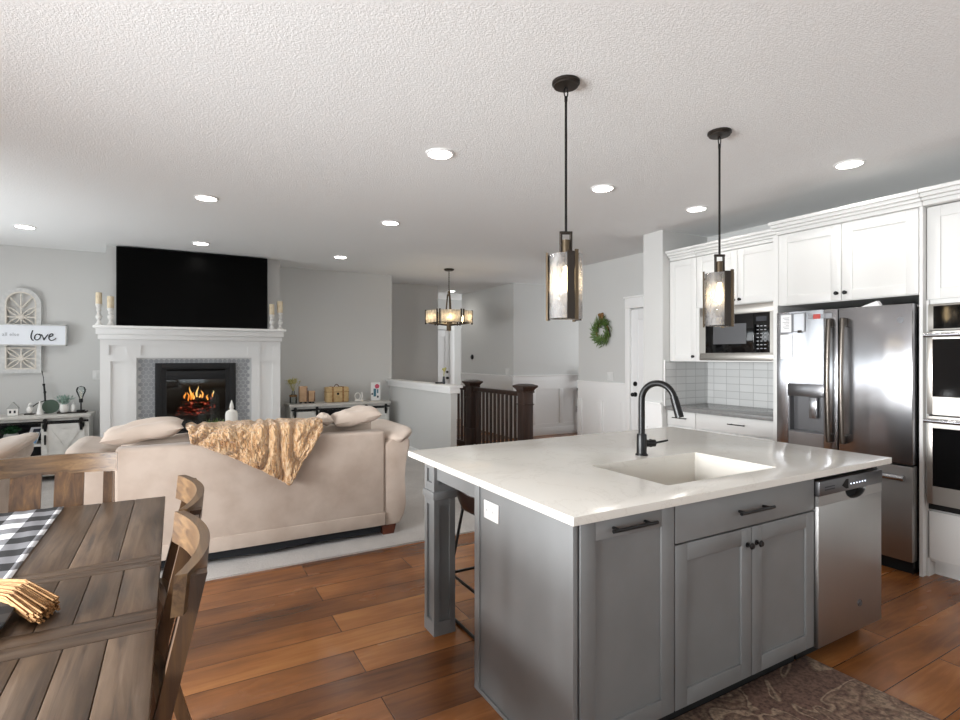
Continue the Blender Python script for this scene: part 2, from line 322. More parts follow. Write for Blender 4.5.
# ------------------------------------------------------------------ builders
ROOT = {}
class MB:
    def __init__(s): s.bm = bmesh.new()
    def _new(s, geom):
        return [e for e in geom if isinstance(e, bmesh.types.BMVert)]
    def box(s, x0, x1, y0, y1, z0, z1, bev=0, seg=2):
        if x0 > x1: x0, x1 = x1, x0
        if y0 > y1: y0, y1 = y1, y0
        if z0 > z1: z0, z1 = z1, z0
        v = [s.bm.verts.new(p) for p in ((x0, y0, z0), (x1, y0, z0), (x1, y1, z0), (x0, y1, z0), (x0, y0, z1), (x1, y0, z1), (x1, y1, z1), (x0, y1, z1))]
        f = [s.bm.faces.new([v[i] for i in q]) for q in ((0, 3, 2, 1), (4, 5, 6, 7), (0, 1, 5, 4), (1, 2, 6, 5), (2, 3, 7, 6), (3, 0, 4, 7))]
        if bev:
            es = list({e for ff in f for e in ff.edges})
            bmesh.ops.bevel(s.bm, geom=es, offset=min(bev, 0.49*min(x1-x0, y1-y0, z1-z0)), segments=seg, profile=0.5, affect='EDGES')
        return s
    def ab(s, axis, plane, a0, a1, d0, d1, z0, z1, bev=0):
        if axis == 'y': return s.box(a0, a1, plane+d0, plane+d1, z0, z1, bev)
        return s.box(plane+d0, plane+d1, a0, a1, z0, z1, bev)
    def shaker(s, axis, plane, a0, a1, z0, z1, t=0.02, rail=0.062, rec=0.009, bev=0.0015):
        s.ab(axis, plane, a0, a0+rail, 0, t, z0, z1, bev); s.ab(axis, plane, a1-rail, a1, 0, t, z0, z1, bev)
        s.ab(axis, plane, a0+rail, a1-rail, 0, t, z0, z0+rail, bev); s.ab(axis, plane, a0+rail, a1-rail, 0, t, z1-rail, z1, bev)
        s.ab(axis, plane, a0+rail-0.002, a1-rail+0.002, rec, t-0.001, z0+rail-0.002, z1-rail+0.002)
        return s
    def cyl(s, p0, p1, r0, r1=None, n=16):
        r1 = r0 if r1 is None else r1
        p0, p1 = Vector(p0), Vector(p1); d = (p1-p0)
        q = d.to_track_quat('Z', 'Y').to_matrix()
        ra = [s.bm.verts.new(p0 + q @ Vector((r0*math.cos(a), r0*math.sin(a), 0))) for a in [2*PI*i/n for i in range(n)]]
        rb = [s.bm.verts.new(p1 + q @ Vector((r1*math.cos(a), r1*math.sin(a), 0))) for a in [2*PI*i/n for i in range(n)]]
        for i in range(n): s.bm.faces.new((ra[i], ra[(i+1) % n], rb[(i+1) % n], rb[i]))
        s.bm.faces.new(ra[::-1]); s.bm.faces.new(rb)
        return s
    def lathe(s, cx, cy, prof, n=24, cap=True, axis='z', base=0):
        rings = []
        for r, z in prof:
            ring = []
            for i in range(n):
                a = 2*PI*i/n; u, v = r*math.cos(a), r*math.sin(a)
                p = (cx+u, cy+v, z) if axis == 'z' else ((base+z, cx+u, cy+v) if axis == 'x' else (cx+u, base+z, cy+v))
                ring.append(s.bm.verts.new(p))
            rings.append(ring)
        for a, b in zip(rings, rings[1:]):
            for i in range(n): s.bm.faces.new((a[i], a[(i+1) % n], b[(i+1) % n], b[i]))
        if cap: s.bm.faces.new(rings[0][::-1]); s.bm.faces.new(rings[-1])
        return s
    def tube(s, pts, r, n=8, closed=False, flat=1.0):
        pts = [Vector(p) for p in pts]; m = len(pts); rings = []; prev = None
        for i, p in enumerate(pts):
            t = (pts[(i+1) % m] - pts[i-1]) if closed else (pts[min(i+1, m-1)] - pts[max(i-1, 0)])
            t.normalize()
            if prev is None:
                ref = Vector((0, 0, 1)) if abs(t.z) < 0.9 else Vector((1, 0, 0)); u = t.cross(ref).normalized()
            else: u = (prev - t*prev.dot(t)).normalized()
            prev = u; v = t.cross(u); rr = r[i] if isinstance(r, (list, tuple)) else r
            rings.append([s.bm.verts.new(p + u*rr*math.cos(a) + v*rr*flat*math.sin(a)) for a in [2*PI*k/n for k in range(n)]])
        for i in range(m if closed else m-1):
            a, b = rings[i], rings[(i+1) % m]
            for k in range(n): s.bm.faces.new((a[k], a[(k+1) % n], b[(k+1) % n], b[k]))
        if not closed: s.bm.faces.new(rings[0][::-1]); s.bm.faces.new(rings[-1])
        return s
    def prism(s, poly, axis, a0, a1, bev=0):
        def P(u, v, a): return {'x': (a, u, v), 'y': (u, a, v), 'z': (u, v, a)}[axis]
        A = [s.bm.verts.new(P(u, v, a0)) for u, v in poly]; B = [s.bm.verts.new(P(u, v, a1)) for u, v in poly]
        n = len(poly); fs = [s.bm.faces.new(A[::-1]), s.bm.faces.new(B)]
        for i in range(n): fs.append(s.bm.faces.new((A[i], A[(i+1) % n], B[(i+1) % n], B[i])))
        if bev: bmesh.ops.bevel(s.bm, geom=list({e for f in fs for e in f.edges}), offset=bev, segments=3, profile=0.5, affect='EDGES')
        return s
    def grid(s, fn, nu, nv, closed_u=False):
        V = [[s.bm.verts.new(fn(i/nu, j/nv)) for j in range(nv+1)] for i in range(nu if closed_u else nu+1)]
        for i in range(nu):
            for j in range(nv):
                a, b = V[i], V[(i+1) % len(V)]
                s.bm.faces.new((a[j], b[j], b[j+1], a[j+1]))
        return s
    def sph(s, c, rx, ry=None, rz=None, n=16, m=10):
        ry = rx if ry is None else ry; rz = rx if rz is None else rz
        bmesh.ops.create_uvsphere(s.bm, u_segments=n, v_segments=m, radius=1, matrix=Matrix.Translation(c) @ Matrix.Diagonal((rx, ry, rz, 1)))
        return s
    def pillow(s, c, ax, ay, az, n=18, lump=0.0, seed=0.0):
        """a stuffed cushion: ax, ay span it, az is half its thickness"""
        c, ax, ay, az = Vector(c), Vector(ax), Vector(ay), Vector(az)
        for sgn in (1, -1):
            def fn(a, b):
                u, v = 2*a-1, 2*b-1
                t = (max(0, 1-abs(u)**3.0)*max(0, 1-abs(v)**3.0))**0.5
                pin = 1-0.07*(1-abs(u*v))*(abs(u)**4+abs(v)**4)
                k = 1+lump*noise.noise(Vector((u*1.7+seed, v*1.7, sgn*2.0)))
                return c + ax*u*pin + ay*v*pin + az*sgn*t*k
            s.grid(fn, n, n)
        bmesh.ops.remove_doubles(s.bm, verts=s.bm.verts, dist=1e-5)
        return s
    def leaf(s, p, d, L, W, up=Vector((0, 0, 1))):
        p, d = Vector(p), Vector(d).normalized(); side = d.cross(up)
        if side.length < 1e-3: side = Vector((1, 0, 0))
        side.normalize(); nrm = side.cross(d)
        q = [p, p+d*L*0.4+side*W/2+nrm*W*0.15, p+d*L, p+d*L*0.4-side*W/2+nrm*W*0.15, p+d*L*0.5]
        v = [s.bm.verts.new(x) for x in q]
        s.bm.faces.new((v[0], v[1], v[4])); s.bm.faces.new((v[1], v[2], v[4])); s.bm.faces.new((v[2], v[3], v[4])); s.bm.faces.new((v[3], v[0], v[4]))
        return s
    def build(s, name, m, parent=None, label=None, smooth=True, solid=0):
        bmesh.ops.recalc_face_normals(s.bm, faces=s.bm.faces)
        me = bpy.data.meshes.new(name); 
        r = parent
        while r is not None and r.parent is not None: r = r.parent
        if r is not None and r.name in ROOT: bmesh.ops.transform(s.bm, matrix=ROOT[r.name].inverted(), verts=s.bm.verts)
        s.bm.to_mesh(me); s.bm.free()
        if smooth:
            me.polygons.foreach_set('use_smooth', [True]*len(me.polygons)); me.set_sharp_from_angle(angle=math.radians(35))
        me.materials.append(M[m] if isinstance(m, str) else m)
        o = bpy.data.objects.new(name, me); C.objects.link(o)
        if parent is not None: o.parent = parent
        if label: o['label'] = label
        if solid:
            md = o.modifiers.new('thickness', 'SOLIDIFY'); md.thickness = solid; md.offset = 0
        return o
def tag(o, label, cat, group=None):
    o['label'] = label; o['category'] = cat
    if group: o['group'] = group
    return o
def thing(name, label, cat, loc=(0, 0, 0), rz=0.0, group=None):
    o = bpy.data.objects.new(name, None); C.objects.link(o); o.empty_display_size = 0.1
    o.location = loc; o.rotation_euler = (0, 0, rz)
    ROOT[o.name] = Matrix.Translation(loc) @ Matrix.Rotation(rz, 4, 'Z')
    return tag(o, label, cat, group)
def struct(o): o['kind'] = 'structure'; return o
def copy_tree(o, parent=None):
    c = o.copy(); C.objects.link(c)
    if parent is not None: c.parent = parent; c.matrix_parent_inverse = o.matrix_parent_inverse
    for ch in [x for x in bpy.data.objects if x.parent == o]: copy_tree(ch, c)
    return c
def dup(o, loc, label, rz=None):
    c = copy_tree(o); c.location = loc; c['label'] = label
    if rz is not None: c.rotation_euler = (0, 0, rz)
    return c
def box(name, m, parent, *a, label=None, **k): return MB().box(*a, **k).build(name, m, parent, label)
def text_mb(mb, body, size, origin, ux, uy, depth=0.001, align='LEFT'):
    """flat letters as real mesh, laid in the plane spanned by ux, uy"""
    cu = bpy.data.curves.new('letters', 'FONT'); cu.body = body; cu.size = size; cu.extrude = depth; cu.align_x = align; cu.resolution_u = 2
    o = bpy.data.objects.new('letters', cu); C.objects.link(o)
    bpy.context.view_layer.update(); dg = bpy.context.evaluated_depsgraph_get()
    me = bpy.data.meshes.new_from_object(o.evaluated_get(dg))
    ux, uy = Vector(ux).normalized(), Vector(uy).normalized(); uz = ux.cross(uy)
    mt = Matrix((ux, uy, uz)).transposed().to_4x4(); mt.translation = Vector(origin)
    me.transform(mt); mb.bm.from_mesh(me)
    bpy.data.objects.remove(o); bpy.data.curves.remove(cu); bpy.data.meshes.remove(me)
    return mb

# ------------------------------------------------------------------ the room
ZC = 2.74
def wall(name, m, *boxes):
    mb = MB()
    for b in boxes: mb.box(*b)
    return struct(mb.build(name, m, smooth=False))
# floor with the stairwell opening (x 3.07-3.96, y 5.85-8.1)
wall('floor', 'hardwood', (-3.0, 8.2, -2.5, 3.84, -0.12, 0), (2.97, 3.07, 3.84, 8.1, -0.12, 0), (3.07, 3.93, 3.84, 5.85, -0.12, 0), (3.93, 8.2, 3.84, 8.1, -0.12, 0), (-3.0, 8.2, 8.1, 11.2, -0.12, 0))
wall('floor_carpet', 'carpet', (-3.0, 2.97, 3.84, 8.1, -0.12, 0.012))
wall('ceiling', 'ceiling_texture', (-3.0, 8.2, -2.5, 11.2, ZC, ZC+0.1))
# left wall with two windows, wall behind the viewer with patio door and kitchen window
def wall_open(name, axis, plane, thick, a0, a1, holes):
    mb = MB(); cur = a0
    for h0, h1, z0, z1 in holes:
        mb.ab(axis, plane, cur, h0, 0, thick, 0, ZC)
        if z0 > 0: mb.ab(axis, plane, h0, h1, 0, thick, 0, z0)
        mb.ab(axis, plane, h0, h1, 0, thick, z1, ZC); cur = h1
    mb.ab(axis, plane, cur, a1, 0, thick, 0, ZC)
    return struct(mb.build(name, 'wall_paint', smooth=False))
wall_open('wall_left', 'x', -2.9, -0.12, -2.5, 8.3, [(0.0, 3.0, 0.65, 2.25), (4.5, 7.3, 0.65, 2.25)])
wall_open('wall_behind', 'y', -2.4, -0.12, -3.0, 8.2, [(-1.6, 0.8, 0.0, 2.15), (2.3, 4.1, 1.1, 2.1)])
wn = 0
def window(axis, plane, a0, a1, z0, z1, split, sg=1):
    global wn; wn += 1
    mb = MB(); f = 0.06; d0, d1 = -0.1*sg, -0.04*sg
    n = split
    for k in range(n+1):
        c = a0 + (a1-a0)*k/n; lo, hi = (c, c+f) if k == 0 else ((c-f, c) if k == n else (c-f/2, c+f/2))
        mb.ab(axis, plane, lo, hi, d0, d1, z0, z1)
    mb.ab(axis, plane, a0, a1, d0, d1, z0, z0+f); mb.ab(axis, plane, a0, a1, d0, d1, z1-f, z1)
    fr = struct(mb.build('window_%d' % wn, 'trim_white'))
    p = MB().ab(axis, plane, a0+0.01, a1-0.01, -0.075*sg, -0.07*sg, z0+0.01, z1-0.01).build('pane', 'window_glass', fr)
    tr = MB(); g = 0.09
    tr.ab(axis, plane, a0-g, a0, 0.0, 0.02*sg, z0-g*(z0 > 0), z1+g); tr.ab(axis, plane, a1, a1+g, 0, 0.02*sg, z0-g*(z0 > 0), z1+g); tr.ab(axis, plane, a0, a1, 0, 0.02*sg, z1, z1+g)
    if z0 > 0: tr.ab(axis, plane, a0, a1, 0, 0.02*sg, z0-g, z0)
    tr.build('casing', 'trim_white', fr)
window('x', -2.9, 0.0, 3.0, 0.65, 2.25, 3); window('x', -2.9, 4.5, 7.3, 0.65, 2.25, 3)
window('y', -2.4, -1.6, 0.8, 0.0, 2.15, 2); window('y', -2.4, 2.3, 4.1, 1.1, 2.1, 2)
window('x', 8.08, 5.8, 7.4, 0.7, 2.3, 2, -1); window('x', 8.08, 9.4, 10.6, 0.7, 2.3, 1, -1)  # unseen windows added to let light into the hall and entry
wall('wall_living', 'wall_paint', (-3.0, -0.71, 8.2, 8.32, 0, ZC), (1.225, 3.02, 8.2, 8.32, 0, ZC), (2.90, 3.02, 8.32, 9.02, 0, ZC))
wall('wall_chimney', 'wall_paint', (-0.71, -0.15, 7.66, 8.32, 0, ZC), (0.61, 1.225, 7.66, 8.32, 0, ZC), (-0.15, 0.61, 7.66, 8.32, 1.29, ZC), (-0.15, 0.61, 7.66, 8.32, 0, 0.50), (-0.15, 0.61, 8.1, 8.32, 0.5, 1.29))
wall('wall_hall', 'wall_paint', (3.02, 4.22, 9.02, 9.14, 0, ZC), (4.10, 4.22, 9.14, 11.0, 0, ZC))
wall('wall_entry', 'wall_paint', (4.10, 8.2, 11.0, 11.12, 0, ZC))
wall('wall_stair', 'wall_paint', (5.2, 5.3, 8.09, 9.95, 0, ZC), (5.2, 8.2, 7.97, 8.09, 0, ZC))
wall_open('wall_far_right', 'x', 8.08, 0.12, -2.4, 11.0, [(5.8, 7.4, 0.7, 2.3), (9.4, 10.6, 0.7, 2.3)])
wall('wall_pantry', 'wall_paint', (5.1, 5.24, 4.15, 6.09, 0, ZC))
wall('wall_column', 'wall_paint', (4.37, 5.24, 3.89, 4.15, 0, ZC))
wall('wall_kitchen', 'wall_paint', (5.07, 5.19, -2.4, 3.89, 0, ZC))
# half wall with cap
wall('wall_half', 'wall_paint', (2.98, 3.06, 5.99, 8.2, -1.4, 1.0))
mb = MB(); mb.box(2.92, 3.12, 5.93, 8.2, 1.045, 1.075, 0.004); mb.box(2.95, 3.09, 5.96, 8.2, 0.975, 1.045, 0.003)
struct(mb.build('trim_1', 'trim_white'))
# stairs going down behind the half wall
mb = MB()
for k in range(6): mb.box(3.065, 3.935, 5.86+0.27*k, 5.86+0.27*(k+1)+0.03, -0.19*(k+1)-0.04, -0.19*(k+1))
struct(mb.build('stair_steps', 'carpet'))
wall('wall_stairwell', 'wall_paint', (3.94, 3.99, 5.85, 8.1, -1.4, -0.001), (3.07, 3.94, 5.80, 5.85, -1.4, -0.121), (3.07, 3.99, 8.1, 8.15, -1.4, -0.121))
# wainscot: chair rail, panels and base on the stair walls, pantry wall and column
def wainscot(mb, axis, plane, a0, a1, top, stiles, base=0.14):
    mb.ab(axis, plane, a0, a1, -0.035, 0, top-0.02, top, 0.003); mb.ab(axis, plane, a0, a1, -0.02, 0, top-0.11, top-0.02)
    mb.ab(axis, plane, a0, a1, -0.012, 0, top-0.26, top-0.11); mb.ab(axis, plane, a0, a1, -0.004, 0, 0, top-0.26)
    mb.ab(axis, plane, a0, a1, -0.016, 0, 0, base, 0.003); mb.ab(axis, plane, a0, a1, -0.012, 0, base, base+0.07)
    for c in stiles: mb.ab(axis, plane, max(a0, c-0.045), min(a1, c+0.045), -0.02, 0, base+0.07, top-0.26, 0.003)
mb = MB(); wainscot(mb, 'x', 5.2, 7.99, 9.95, 1.1, (8.02, 8.6, 9.2, 9.9)); struct(mb.build('trim_2', 'trim_white'))
mb = MB(); wainscot(mb, 'y', 7.97, 5.18, 8.05, 1.1, (5.22, 5.62, 6.25, 6.95, 7.6)); struct(mb.build('trim_3', 'trim_white'))
mb = MB(); wainscot(mb, 'x', 5.1, 5.13, 6.09, 1.09, (5.18, 5.62, 6.05)); wainscot(mb, 'y', 6.09, 5.1, 5.24, 1.09, ())
struct(mb.build('trim_4', 'trim_white'))
mb = MB(); wainscot(mb, 'x', 4.37, 3.89, 4.15, 0.96, (3.91, 4.13)); struct(mb.build('trim_5', 'trim_white'))
def baseboard(name, *bs):
    mb = MB()
    for b in bs: mb.box(*b, 0.003)
    struct(mb.build(name, 'trim_white'))
baseboard('baseboard_living', (-2.9, -0.72, 8.185, 8.2, 0.012, 0.13), (1.23, 2.98, 8.185, 8.2, 0.012, 0.13))
baseboard('baseboard_left', (-2.9, -2.885, -2.4, 8.18, 0.013, 0.13))
baseboard('baseboard_half', (2.965, 2.98, 5.99, 8.18, 0.013, 0.13))
baseboard('baseboard_hall', (3.03, 4.22, 9.005, 9.02, 0.0, 0.13))
# doors
def panel_door(name, axis, plane, a0, a1, knob_a, casing, hinge_a=None, head=True):
    mb = MB(); zt = 2.03
    mb.ab(axis, plane, a0, a1, 0.012, 0.03, 0.005, zt)
    st = 0.11
    for lo, hi in ((a0, a0+st), (a1-st, a1)): mb.ab(axis, plane, lo, hi, 0.0, 0.03, 0.005, zt, 0.003)
    for lo, hi in ((0.005, 0.22), (0.86, 1.02), (zt-0.13, zt)): mb.ab(axis, plane, a0+st, a1-st, 0.0, 0.03, lo, hi, 0.003)
    d = struct(mb.build(name, 'door_white'))
    cs = MB()
    for lo, hi in casing: cs.ab(axis, plane, lo, hi, -0.03, 0.03, 0.0, zt+0.02, 0.002)
    if head:
        lo, hi = min(c[0] for c in casing), max(c[1] for c in casing)
        cs.ab(axis, plane, lo, hi, -0.035, 0.03, zt+0.02, zt+0.15, 0.003); cs.ab(axis, plane, lo-0.012, hi+0.012, -0.05, 0.03, zt+0.15, zt+0.172, 0.003)
    cs.build('casing', 'trim_white', d)
    def at(a, dep, z): return (a, plane+dep, z) if axis == 'y' else (plane+dep, a, z)
    for z, r in ((0.955, 0.028), (1.09, 0.026)):
        if knob_a is None: continue
        k = MB(); k.cyl(at(knob_a, 0, z), at(knob_a, -0.012, z), 0.03); 
        if z < 1: k.cyl(at(knob_a, -0.012, z), at(knob_a, -0.04, z), 0.011); k.sph(at(knob_a, -0.052, z), 0.026)
        else: k.cyl(at(knob_a, -0.012, z), at(knob_a, -0.024, z), 0.018)
        k.build('door_knob' if z < 1 else 'deadbolt', 'matte_black', d)
    if hinge_a is not None:
        for z in (0.25, 1.1, 1.82):
            MB().ab(axis, plane, hinge_a-0.012, hinge_a+0.012, -0.045, -0.031, z-0.045, z+0.045).build('hinge', 'matte_black', d)
    return d
panel_door('door_1', 'x', 5.068, 4.245, 5.02, 4.945, [(5.02, 5.10), (4.16, 4.245)])
panel_door('door_2', 'y', 10.968, 4.86, 5.42, 5.36, [(4.75, 4.86), (5.42, 5.53)])
# a door standing open beside it in the entry
mb = MB(); mb.box(5.38, 5.68, 10.30, 10.335, 0.006, 2.03); mb.box(5.44, 5.62, 10.292, 10.30, 0.2, 1.85, 0.004)
dd = struct(mb.build('door_3', 'door_white'))
for z in (0.3, 1.12, 1.8): box('hinge', 'matte_black', dd, 5.682, 5.71, 10.29, 10.32, z-0.05, z+0.05)

# ------------------------------------------------------------------ fireplace, TV, mantel things
fp = thing('fireplace', 'white panelled fireplace with gray hexagon tile and a lit black firebox', 'fireplace', (0.23, 7.6, 0.012))
mb = MB(); yF = 7.56; yB = 7.658
# pilasters with recessed panels, frieze
for a0, a1 in ((-0.760, -0.405), (0.865, 1.218)):
    mb.box(a0, a1, yF+0.02, yB, 0.012, 1.455)
    mb.box(a0, a0+0.10, yF, yF+0.02, 0.012, 1.44); mb.box(a1-0.10, a1, yF, yF+0.02, 0.012, 1.44); mb.box(a0+0.1, a1-0.1, yF, yF+0.02, 0.012, 0.22); mb.box(a0+0.1, a1-0.1, yF, yF+0.02, 1.38, 1.44)
mb.box(-0.760, 1.218, yF, yF+0.02, 1.44, 1.455); 
mb.box(-0.405, 0.865, yF+0.002, yB, 1.42, 1.4545); mb.box(-0.760, 1.218, yF+0.02, yB, 1.455, 1.66)
for a0, a1 in ((-0.760, -0.675), (-0.505, -0.36), (0.82, 0.965), (1.118, 1.218)): mb.box(a0, a1, yF, yF+0.02, 1.455, 1.565)
mb.box(-0.760, 1.218, yF, yF+0.02, 1.565, 1.66)
mb.build('surround', 'trim_white', fp)
mb = MB(); mb.box(-0.772, 1.225, 7.47, yB, 1.635, 1.69, 0.004); mb.box(-0.788, 1.24, 7.43, yB, 1.69, 1.76, 0.004); mb.box(-0.81, 1.262, 7.37, yB, 1.76, 1.79, 0.004)
mb.build('mantel_shelf', 'trim_white', fp)
# hex tile field
mb = MB(); r = 0.031; dx = r*math.sqrt(3); dz = r*1.5; row = 0; z = 0.03
while z < 1.41:
    x = -0.39 + (dx/2 if row % 2 else 0)
    while x < 0.86:
        if not (-0.19 < x < 0.65 and 0.45 < z < 1.33) and -0.405+dx/2 < x < 0.865-dx/2:
            p = [(x+0.91*r*math.cos(PI/6+PI/3*k), z+0.91*r*math.sin(PI/6+PI/3*k)) for k in range(6)]
            mb.prism(p, 'y', 7.597, 7.603)
        x += dx
    z += dz; row += 1
tl = mb.build('tile_field', 'hex_tile', fp, smooth=False)
g = MB().box(-0.404, -0.15, 7.6, 7.657, 0.013, 1.419).box(0.61, 0.864, 7.6, 7.657, 0.013, 1.419).box(-0.15, 0.61, 7.6, 7.657, 1.29, 1.419).box(-0.15, 0.61, 7.6, 7.657, 0.013, 0.5).build('grout', 'grout', tl, smooth=False)
# firebox
X0, X1, Z0, Z1 = -0.215, 0.675, 0.44, 1.355
mb = MB(); yf = 7.565
mb.box(X0, X0+0.07, yf, 7.60, Z0, Z1, 0.003); mb.box(X1-0.07, X1, yf, 7.60, Z0, Z1, 0.003); mb.box(X0+0.07, X1-0.07, yf, 7.60, Z1-0.075, Z1, 0.003); mb.box(X0+0.07, X1-0.07, yf, 7.60, Z0, Z0+0.07, 0.003)
ff = mb.build('firebox_frame', 'firebox_black', fp)
mb = MB(); a, b, c, d = X0+0.07, X1-0.07, Z0+0.07, Z1-0.075
mb.box(a, a+0.05, 7.578, 7.596, c, d); mb.box(b-0.05, b, 7.578, 7.596, c, d); mb.box(a+0.05, b-0.05, 7.578, 7.596, d-0.13, d-0.02, 0.003); mb.box(a+0.05, b-0.05, 7.578, 7.596, c, c+0.1, 0.003)
mb.build('louver_panel', 'firebox_black', fp)
mb = MB(); mb.box(-0.145, 0.605, 8.06, 8.095, 0.51, 1.285); mb.box(-0.148, -0.135, 7.61, 8.06, 0.51, 1.285); mb.box(0.595, 0.608, 7.61, 8.06, 0.51, 1.285)
mb.box(-0.135, 0.595, 7.61, 8.06, 0.505, 0.53); mb.box(-0.135, 0.595, 7.61, 8.06, 1.27, 1.288)
mb.build('firebox_liner', 'firebox_liner', fp)
lg = MB()
zl = 0.76
for (p0, p1, rr) in (((0.02, 7.848, zl+0.0), (0.45, 7.872, zl+0.02), 0.026), ((0.06, 7.812, zl+0.08), (0.40, 7.848, zl+0.055), 0.028), ((0.10, 7.836, zl+0.15), (0.42, 7.824, zl+0.13), 0.024), ((0.0, 7.824, zl-0.05), (0.44, 7.824, zl-0.05), 0.026)):
    lg.tube([Vector(p0).lerp(Vector(p1), t) + Vector((0, 0, 0.006*math.sin(9*t))) for t in [i/8 for i in range(9)]], rr, 10)
MB().box(-0.1, 0.56, 7.592, 7.594, 0.56, 1.2).build('glass_front', 'clear_glass', fp)
lg.build('logs', 'ember_log', fp, label='glowing charred logs')
fl = MB(); random.seed(3)
for (x, h, wd) in ((0.17, 0.24, 0.035), (0.24, 0.22, 0.032), (0.20, 0.13, 0.05), (0.30, 0.14, 0.03), (0.10, 0.11, 0.03), (0.36, 0.10, 0.03), (0.14, 0.16, 0.028), (0.42, 0.12, 0.022), (0.27, 0.10, 0.04)):
    h *= 0.72; wd *= 0.8; z0 = zl+0.13+random.uniform(-0.02, 0.03)
    fl.tube([(x+0.018*math.sin(5*t+x*40)*t, 7.80+0.03*math.sin(x*30), z0+h*t) for t in [i/9 for i in range(10)]], [max(0.0012, wd*(0.35+2.2*t)*(1-t)**1.15) for t in [i/9 for i in range(10)]], 8, flat=0.6)
fl.build('flames', 'flame', fp, label='orange gas flames')
tv = thing('television', 'large black flat television filling the wall above the mantel', 'television', (0.226, 7.63, 1.797))
MB().box(-0.604, 1.056, 7.545, 7.60, 1.802, 2.728, 0.004).build('tv_case', 'tv_shell', tv)
MB().box(-0.592, 1.044, 7.542, 7.546, 1.812, 2.72).build('screen', 'tv_screen', tv)
MB().box(0.0, 0.45, 7.60, 7.658, 2.0, 2.5).build('wall_bracket', 'tv_shell', tv)

def candlestick(x, y, z, h, hc, rc, lab1, lab2):
    st = thing('candlestick', lab1, 'candlestick', (x, y, z), 0, 'white candlesticks on the mantel')
    P = [(0.036, 0), (0.038, 0.012), (0.022, 0.03), (0.016, 0.06), (0.03, 0.085), (0.034, 0.105), (0.018, 0.125), (0.015, h*0.62), (0.026, h*0.72), (0.02, h*0.8), (0.034, h-0.012), (0.036, h)]
    MB().lathe(x, y, [(r, z+q) for r, q in P], 20).build('turned_stem', 'white_distressed', st)
    c = thing('pillar_candle', lab2, 'candle', (x, y, z+h+0.001), 0, 'pillar candles on the mantel')
    MB().lathe(x, y, [(rc, z+h+0.001), (rc, z+h+hc-0.006), (rc*0.92, z+h+hc), (rc*0.5, z+h+hc-0.006), (0.002, z+h+hc-0.008)], 18).build('wax', 'candle_wax', c)
    MB().cyl((x, y, z+h+hc-0.009), (x+0.002, y, z+h+hc+0.01), 0.0015, n=6).build('wick', 'matte_black', c)
zm = 1.791
candlestick(-0.762, 7.48, zm, 0.245, 0.13, 0.031, 'taller white turned candlestick at the outer left end of the mantel', 'cream pillar candle on the outer left mantel candlestick')
candlestick(-0.648, 7.45, zm, 0.20, 0.135, 0.034, 'shorter white turned candlestick just left of the television', 'cream pillar candle nearest the left edge of the television')
candlestick(1.098, 7.47, zm, 0.195, 0.135, 0.031, 'shorter white turned candlestick overlapping the right edge of the television', 'cream pillar candle nearest the right edge of the television')
candlestick(1.204, 7.50, zm, 0.225, 0.15, 0.036, 'taller white turned candlestick at the outer right end of the mantel', 'cream pillar candle on the outer right mantel candlestick')

